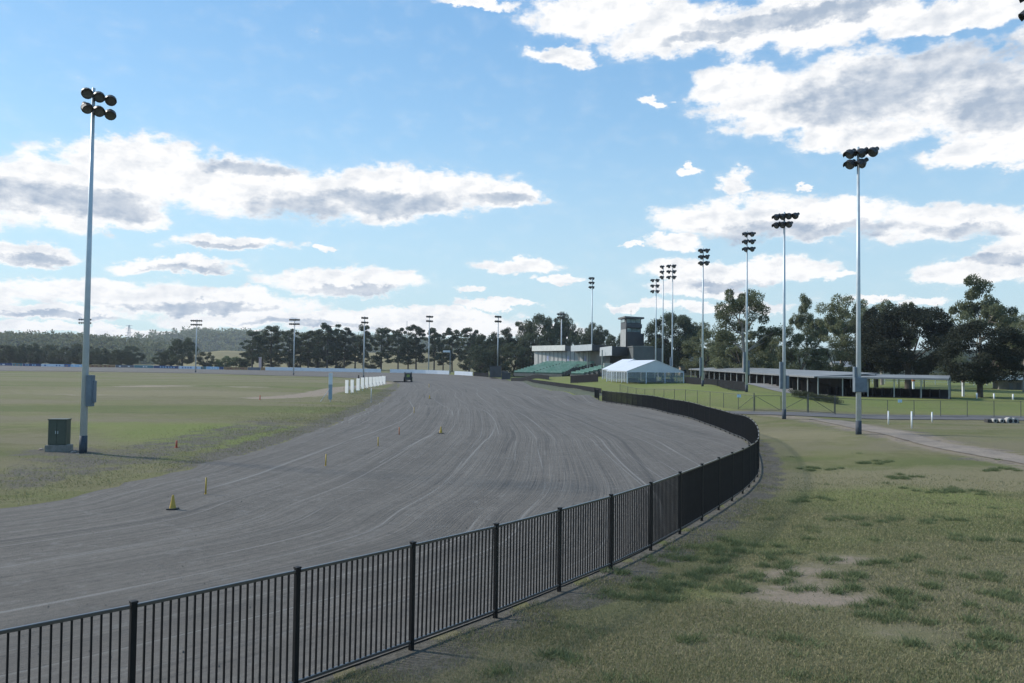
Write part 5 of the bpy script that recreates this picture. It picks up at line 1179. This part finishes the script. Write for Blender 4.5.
rock(73.5, 449, 42.8, .16, 'small pale stone between the green cabinet and the tall pole'); rock(77.5, 452.5, 42, .12, 'smaller stone at the foot of the tall infield pole'); rock(41, 446.5, 43.8, .14, 'pale stone just left of the green cabinet')
# blue white distance post with a brace
x, y, z = onground(330.2, 103, 400.5); dp = thing('distance_post', 'blue and white square post with a slanting brace on the infield', 'post', (x, y, z)); hh = pt(330.2, 373, 103)[2] - z
MB().box((0, 0, hh * .80), (.46, .3, hh * .40)).build('upper_panel', mat('pale_blue_white_paint', (.72, .76, .80), None, 1), dp, bevel=.02); MB().box((0, 0, hh * .34), (.44, .28, hh * .52)).build('lower_panel', mat('faded_blue_paint', (.27, .36, .44), (.22, .30, .38), 1), dp, bevel=.02)
MB().tube((0, .02, -.3), (0, .02, hh * .3), .06, n=8).build('stake', galv_far, dp); MB().tube((0, -.1, hh * .5), (-1.15, -.6, 0), .035, n=6).build('brace', galv_far, dp)
# ten upright white boards
ord10 = ['nearest', 'second', 'third', 'fourth', 'fifth', 'sixth', 'seventh', 'eighth', 'ninth', 'farthest']
WB = [(346.6, 126, 396.2), (352.0, 128.5, 396.4), (357.9, 137, 394), (362.3, 146, 392), (366.5, 155, 390.5), (370.4, 164, 389.2), (374.1, 173, 388.2), (377.4, 182, 387), (380.5, 191, 386), (383.7, 200, 384.8)]
wbm = mat('white_board_paint', (.80, .80, .78), (.72, .72, .70), 1.5, .5)
for i, (px, Y, py) in enumerate(WB):
    x, y, z = onground(px, Y, py); t = thing('marker_board', f'{ord10[i]} upright white board in the row along the inner edge of the straight', 'board', (x, y, z), -.75, group='white upright boards')
    hh = 2.1; w_ = 5.3 * Y / F
    MB().box((0, 0, hh / 2 + .08), (w_, .06, hh)).build('panel', wbm, t, bevel=.01); MB().beam((0, .08, hh * .8), (0, 1.0, 0), .06).build('brace', galv_far, t)
    MB().box((0, .06, hh / 2), (.06, .06, hh + .1)).build('stake', galv_far, t)
# tractor pulling a harrow
x, y, z = onground(408, 222, 382.3); z += .15; tr = thing('tractor', 'small dark tractor seen from behind with a green and yellow patch, grading the track', 'tractor', (x, y, z))
dkg = mat('tractor_dark_paint', (.035, .045, .05), (.05, .055, .06), 2, .5); gy = mat('tractor_green_paint', (.16, .26, .05), (.30, .34, .08), 1.5, .45); rub = mat('tyre_rubber', (.02, .02, .022), None, 2, .9)
b = MB(); b.box((0, 0, 1.05), (1.3, 1.8, .9)); b.box((0, 1.7, 1.2), (.95, 1.9, .8)); b.build('body', dkg, tr, bevel=.06)
cbn = MB(); 
for sx in (-1, 1):
    for sy in (-1, 1): cbn.box((sx * .95, sy * .75, 2.0), (.12, .12, 1.5))
cbn.box((0, .75, 1.9), (1.9, .05, 1.2)); cbn.build('cab', dkg, tr); MB().box((0, 0, 2.78), (2.15, 1.8, .12)).build('roof', mat('tractor_roof', (.25, .27, .28), None, 2), tr, bevel=.03)
MB().box((.15, -.95, 1.75), (.85, .12, .75)).build('rear_cover', gy, tr, bevel=.04); MB().box((.15, -.98, 1.15), (1.2, .2, .3)).build('seat', dkg, tr)
for sx in (-1, 1):
    w_ = MB().lathe((sx * .98 - .22, 0, .75), (1, 0, 0), [(0, .5), (.03, .75), (.41, .75), (.44, .5)], 20).build('wheel', rub, tr); MB().lathe((sx * .98 - .24, 0, .75), (1, 0, 0), [(0, .2), (.02, .4), (.46, .4), (.48, .2)], 14).build('rim', gy, w_)
    w_ = MB().lathe((sx * .85 - .12, 2.3, .42), (1, 0, 0), [(0, .3), (.03, .42), (.21, .42), (.24, .3)], 16).build('wheel', rub, tr); MB().lathe((sx * .85 - .13, 2.3, .42), (1, 0, 0), [(0, .1), (.02, .2), (.24, .2), (.26, .1)], 12).build('rim', gy, w_)
hr = thing('harrow', 'low dark drag harrow spread out behind and left of the tractor', 'harrow', (x - .9, y - 2.6, z - .02)); b = MB()
for k in range(5): b.beam((-2.6, -k * .45, .22), (2.6, -k * .45, .22), .09)
for k in range(9): b.beam((-2.6 + k * .65, 0, .22), (-2.6 + k * .65, -1.8, .22), .08)
b.build('frame', rub, hr); b = MB()
for k in range(5):
    for q in range(17): b.tube((-2.5 + q * .31, -k * .45, .2), (-2.5 + q * .31, -k * .45 - .05, .0), .03, n=4)
b.build('tine', rub, hr); MB().beam((.9, .1, .25), (.9, 1.7, .6), .1).build('drawbar', rub, hr)
# white bollards near the driveway, white posts by the lawn
for px, py, Y, h, lab in ((888.4, 424.8, 69, 1.12, 'leftmost of three slim white posts between the gravel driveway and the wire fence'), (911.7, 430, 62, 1.3, 'nearest and tallest of three slim white posts beside the gravel driveway'), (932, 421, 75, .95, 'rightmost of three slim white posts beyond the gravel driveway')):
    x, y, z = onground(px, Y, py); t = thing('white_post', lab, 'post', (x, y, z)); MB().tube((0, 0, -.1), (0, 0, h), .06, n=10).build('post', white, t, smooth=True); MB().lathe((0, 0, h), (0, 0, 1), [(0, .07), (.03, .07), (.05, .03)], 10).build('cap', white, t)
for px, lab in ((976.8, 'short white stub post at the foot of the round dark tree'), (994, 'short white stub post right of the round dark tree trunk'), (1013, 'short white stub post farthest right on the lawn edge')):
    x, y, z = onground(px, 104, 400); t = thing('stub_post', lab, 'post', (x, y, z)); MB().tube((0, 0, -.1), (0, 0, .72), .1, n=10).build('post', white, t, smooth=True); MB().lathe((0, 0, .72), (0, 0, 1), [(0, .11), (.03, .11), (.05, .04)], 10).build('cap', white, t)
# drain culvert heads
x, y, z = onground(1001, 76, 423.5); cv = thing('drain_culvert', 'dark drain pit with round pale pipe mouths in the grass near the right edge', 'culvert', (x, y, z - .05)); b = MB(); b.prism([(-1.6, -.5), (1.5, -.45), (1.2, .7), (-1.3, .6)], 0, .38); b.build('headwall', mat('dark_stone', (.06, .058, .055), (.03, .03, .03), 2, .9), cv, bevel=.05)
for dx, r in ((-1.0, .2), (-.35, .2), (.45, .34), (.95, .3)): pp = MB().lathe((dx, -.75, .26), (0, 1, 0), [(0, r * .8), (.02, r), (.5, r)], 16).build('pipe', concrete, cv); MB().lathe((dx, -.76, .26), (0, 1, 0), [(0, r * .55), (.02, r * .62)], 14).build('mouth', rub, pp)
# tree guard like white blue post by the shed corner
x, y, z = onground(963.2, 112, 398); t = thing('painted_post', 'pale blue and white post between the shed end and the round dark tree', 'post', (x, y, z)); MB().box((0, 0, 1.0), (.28, .28, 2.0)).build('post', white2, t, bevel=.02); MB().box((0, 0, 2.25), (.34, .34, .5)).build('top_box', mat('dusty_pink_box', (.45, .34, .32), None, 2), t, bevel=.03)
x, y, z = onground(913.5, 118, 397); t = thing('painted_post', 'pale post with an orange top seen through the right shed wing', 'post', (x, y, z)); MB().box((0, 0, .9), (.26, .26, 1.8)).build('post', white2, t, bevel=.02); MB().box((0, 0, 2.1), (.4, .3, .6)).build('top_box', orp, t, bevel=.03)
# clipped hedge beside the shed
hg = np.array([onground(793, 98, 396)[:2], onground(838, 92, 401)[:2]]); P = resample(hg, n=26); cl = [(p[0] + random.gauss(0, .12), p[1] + random.gauss(0, .12), gz(*p) + random.uniform(.25, .75), random.uniform(.3, .42)) for p in P for _ in range(4)]
V, Fc, rn = leaves(cl, 110, .05, rng, .8); h_ = npmesh('hedge', V, Fc, LM['dark']); tag(h_, 'low dark clipped hedge along the lawn edge in front of the shed corner', 'hedge')
# ------------------------------------------------------------------ foreground grass and weeds (uncountable)
def grassmat():
    m, b = newmat('grass_blades', .8); r = attr('leafrnd'); g = E.nt.nodes.new('ShaderNodeNewGeometry').outputs['Position']; n = noise(g, .8, 5, .6)
    c = mixc((r * .6 + n * .6).sm(.25, .85), (.145, .165, .072), (.31, .28, .165)); E.nt.links.new(c, b.inputs[0])
    t = E.nt.nodes.new('ShaderNodeBsdfTranslucent'); E.nt.links.new(c, t.inputs[0]); ms = E.nt.nodes.new('ShaderNodeMixShader'); ms.inputs[0].default_value = .25
    E.nt.links.new(b.outputs[0], ms.inputs[1]); E.nt.links.new(t.outputs[0], ms.inputs[2]); E.nt.links.new(ms.outputs[0], m.node_tree.nodes['Material Output'].inputs[0]); return m
def blades(x, y, h, w_, m, name, label, spread=.5):
    n = len(x); z = ground_np(x, y) + (np.sin(x * .9 + 1.3 * np.sin(y * .37)) * np.sin(y * .71 + x * .23) * .03); a = rng.uniform(0, 6.283, n); l = rng.normal(0, spread, (n, 2)) * h[:, None]
    P0 = np.stack([x - np.cos(a) * w_, y - np.sin(a) * w_, z - .01], 1); P1 = np.stack([x + np.cos(a) * w_, y + np.sin(a) * w_, z - .01], 1); P2 = np.stack([x + l[:, 0], y + l[:, 1], z + h], 1)
    V = np.stack([P0, P1, P2], 1).reshape(-1, 3); Fc = np.arange(3 * n).reshape(n, 3); o = npmesh(name, V, Fc, m); at_ = o.data.attributes.new('leafrnd', 'FLOAT', 'POINT'); at_.data.foreach_set('value', np.repeat(rng.random(n), 3).astype(np.float32)); tag(o, label, kind='stuff'); return o
N = 900000
r_ = 9 * (46 / 9) ** rng.random(N); th = rng.uniform(-.25, .72, N); x = r_ * np.sin(th); y = r_ * np.cos(th)
d_, s_ = polydist(x, y, outer); pn = ground_np(x, y) * 0
keep = (s_ < 0) & (rng.random(N) < sm(d_, .35, 1.3))
bare = np.zeros(N)
for px, py, rx, ry in ((800, 575, 1.3, 1.2), (770, 592, 1.5, .6), (830, 600, 1.2, .6), (900, 635, .9, .6), (850, 560, .8, .8)):
    cx, cy, _ = hit(px, py); bare += np.exp(-(((x - cx) / rx) ** 2 + ((y - cy) / ry) ** 2))
patch = .5 + .25 * np.sin(x * 1.7 + 2 * np.sin(y * .9)) + .25 * np.sin(y * 2.3 + 1.5 * np.sin(x * 1.3))
keep &= rng.random(N) < sm(r_, 46, 26) + .0
keep &= rng.random(N) > np.clip(bare * 1.3, 0, .97); keep &= rng.random(N) < (.45 + .55 * patch)
x, y, r_ = x[keep], y[keep], r_[keep]; h = rng.uniform(.015, .05, len(x)) * (1 + .6 * rng.random(len(x)) ** 4)
blades(x, y, h, .003 + .00035 * r_, grassmat(), 'grass', 'short dull green and straw grass on the near bank')
wm = leafmat('weed_leaves', (.095, .125, .058), (.145, .172, .085), .35)
WD = [(650, 590, .9, .35), (628, 597, .5, .25), (672, 585, .9, .4), (700, 572, .9, .4), (665, 600, .45, .2), (735, 592, .45, .25), (728, 588, .5, .25), (750, 577, .7, .3), (772, 580, .5, .25), (790, 553, .45, .3), (770, 565, .7, .35), (840, 563, .42, .3), (833, 577, .45, .25), (848, 580, .3, .2), (822, 590, .4, .2), (700, 555, 1.2, .5), (680, 560, .9, .4), (735, 545, 1.2, .6), (642, 580, .6, .3), (855, 592, .5, .3), (873, 605, .5, .25), (850, 618, .3, .2), (905, 590, .8, .4), (940, 605, .7, .4), (965, 575, .7, .4), (890, 620, .4, .2), (985, 640, .5, .3), (930, 650, .4, .2), (780, 640, .25, .15), (880, 560, .8, .3), (900, 478, 1.2, .6), (870, 463, 1.2, .5), (820, 470, 1.0, .6), (950, 492, 1.4, .6), (1000, 470, 1, .5), (800, 500, .9, .6), (920, 520, .9, .5), (850, 520, .8, .5), (980, 540, .8, .4), (560, 660, .3, .2), (500, 670, .25, .15), (690, 640, .25, .15), (1010, 600, .5, .3), (960, 625, .6, .3)]
px_, py2 = [], []
for _ in range(80): WD.append((random.uniform(560, 1080), random.uniform(445, 690), *(lambda s: (s, s * .7))(random.uniform(.06, .2))))
for a, b_, rx, ry in WD:
    cx, cy, _ = hit(a, b_)
    if polydist(np.array([cx]), np.array([cy]), outer)[1][0] > 0: continue
    n = int(2300 * rx * ry) + (150 if rx > .21 else 30)
    q = rng.normal(0, .5, (n, 2)) * (rx, ry * 1.3); k = int(max(3, 18 * rx * ry)); c0 = rng.normal(0, .55, (k, 2)) * (rx, ry * 1.4); q = c0[rng.integers(0, k, n)] + rng.normal(0, .10, (n, 2)) * (1, 1); px_.append(cx + q[:, 0]); py2.append(cy + q[:, 1])
x = np.concatenate(px_); y = np.concatenate(py2); blades(x, y, rng.uniform(.03, .14, len(x)), .010, wm, 'weeds', 'clumps of darker green weeds round the bare patches on the near bank', .8)
N = 60000
# rough tufts on the soil under the picket fence and along the inner edge of the track
s0 = fence_path[(fence_path[:, 1] > 4)]; k = rng.integers(0, len(s0) - 1, N); tdir = s0[k + 1] - s0[k]; nn_ = np.stack([tdir[:, 1], -tdir[:, 0]], 1); nn_ /= np.linalg.norm(nn_, axis=1)[:, None] + 1e-9
o_ = np.abs(rng.normal(0, .5, N)) + .25; x = s0[k][:, 0] + nn_[:, 0] * o_; y = s0[k][:, 1] + nn_[:, 1] * o_; kk = (np.sin(x * 2.1) * np.sin(y * 1.7 + x) > .15) & (y < 60) & (rng.random(N) < .5)
blades(x[kk], y[kk], rng.uniform(.02, .09, kk.sum()), .006, grassmat(), 'grass', 'thin dry grass on the soil strip along the picket fence', .7)
N = 45000
k = rng.integers(0, len(inner) - 2, N * 3); k = k[(inner[k][:, 1] > 28) & (inner[k][:, 1] < 150) & (inner[k][:, 0] > -60)][:N]; N = len(k); tdir = inner[k + 1] - inner[k]; nn_ = np.stack([-tdir[:, 1], tdir[:, 0]], 1); nn_ /= np.linalg.norm(nn_, axis=1)[:, None] + 1e-9
o_ = np.abs(rng.normal(0, 4.5, N)) + .3; x = inner[k][:, 0] + nn_[:, 0] * o_ + rng.normal(0, .6, N); y = inner[k][:, 1] + nn_[:, 1] * o_ + rng.normal(0, .6, N); _, s1 = polydist(x, y, inner); kk = (s1 > 0)
blades(x[kk], y[kk], rng.uniform(.03, .10, kk.sum()), .02, grassmat(), 'grass', 'rough tufts of grass along the inner edge of the track', .7)

# ------------------------------------------------------------------ haze
hm = bpy.data.materials.new('haze'); hm.use_nodes = True; hn = hm.node_tree; hn.nodes.remove(hn.nodes['Principled BSDF'])
pv = hn.nodes.new('ShaderNodeVolumePrincipled'); pv.inputs['Color'].default_value = (.80, .88, 1, 1); pv.inputs['Density'].default_value = .00012; pv.inputs['Anisotropy'].default_value = .2
hn.links.new(pv.outputs[0], hn.nodes['Material Output'].inputs['Volume'])
hz_ = MB().box((0, 950, 39), (9000, 4100, 84)).build('haze', hm); tag(hz_, 'thin pale blue haze in the air over the whole site', kind='stuff')

# loose clods and grit on the near track and at its edges
N = 14000; k = rng.integers(0, NS - 1, N * 4); u_ = rng.random(N * 4) ** 1.0; P = Pi2[k] * (1 - u_)[:, None] + Po2[k] * u_[:, None] + rng.normal(0, .6, (N * 4, 2)); r_ = np.hypot(P[:, 0], P[:, 1])
kk = (r_ < 55) & (P[:, 1] > 6) & (rng.random(N * 4) < np.clip(18 / r_, 0, 1)); P = P[kk][:N]; r_ = r_[kk][:N]; n = len(P)
z = ground_np(P[:, 0], P[:, 1]) + .02 + .0007 * r_; s_ = rng.uniform(.006, .022, n) * (1 + 1.2 * rng.random(n) ** 6)
base = np.array([(1, 0, -.3), (-.5, .87, -.3), (-.5, -.87, -.3), (0, 0, .9)]); ca = rng.uniform(0, 6.28, n); B = base[None] * s_[:, None, None] * rng.uniform(.7, 1.3, (n, 4, 3)); X_ = B[..., 0] * np.cos(ca)[:, None] - B[..., 1] * np.sin(ca)[:, None]; Y_ = B[..., 0] * np.sin(ca)[:, None] + B[..., 1] * np.cos(ca)[:, None]
V = np.stack([X_ + P[:, 0:1], Y_ + P[:, 1:2], B[..., 2] + z[:, None]], 2).reshape(-1, 3); o_ = (np.arange(n) * 4)[:, None, None]; Fc = (np.array([(0, 1, 3), (1, 2, 3), (2, 0, 3)])[None] + o_).reshape(-1, 3)
g_ = npmesh('grit', V, Fc, mat('grit_clods', (.12, .115, .105), (.07, .067, .062), 9, 1)); tag(g_, 'loose clods and grit scattered over the near part of the track', kind='stuff')
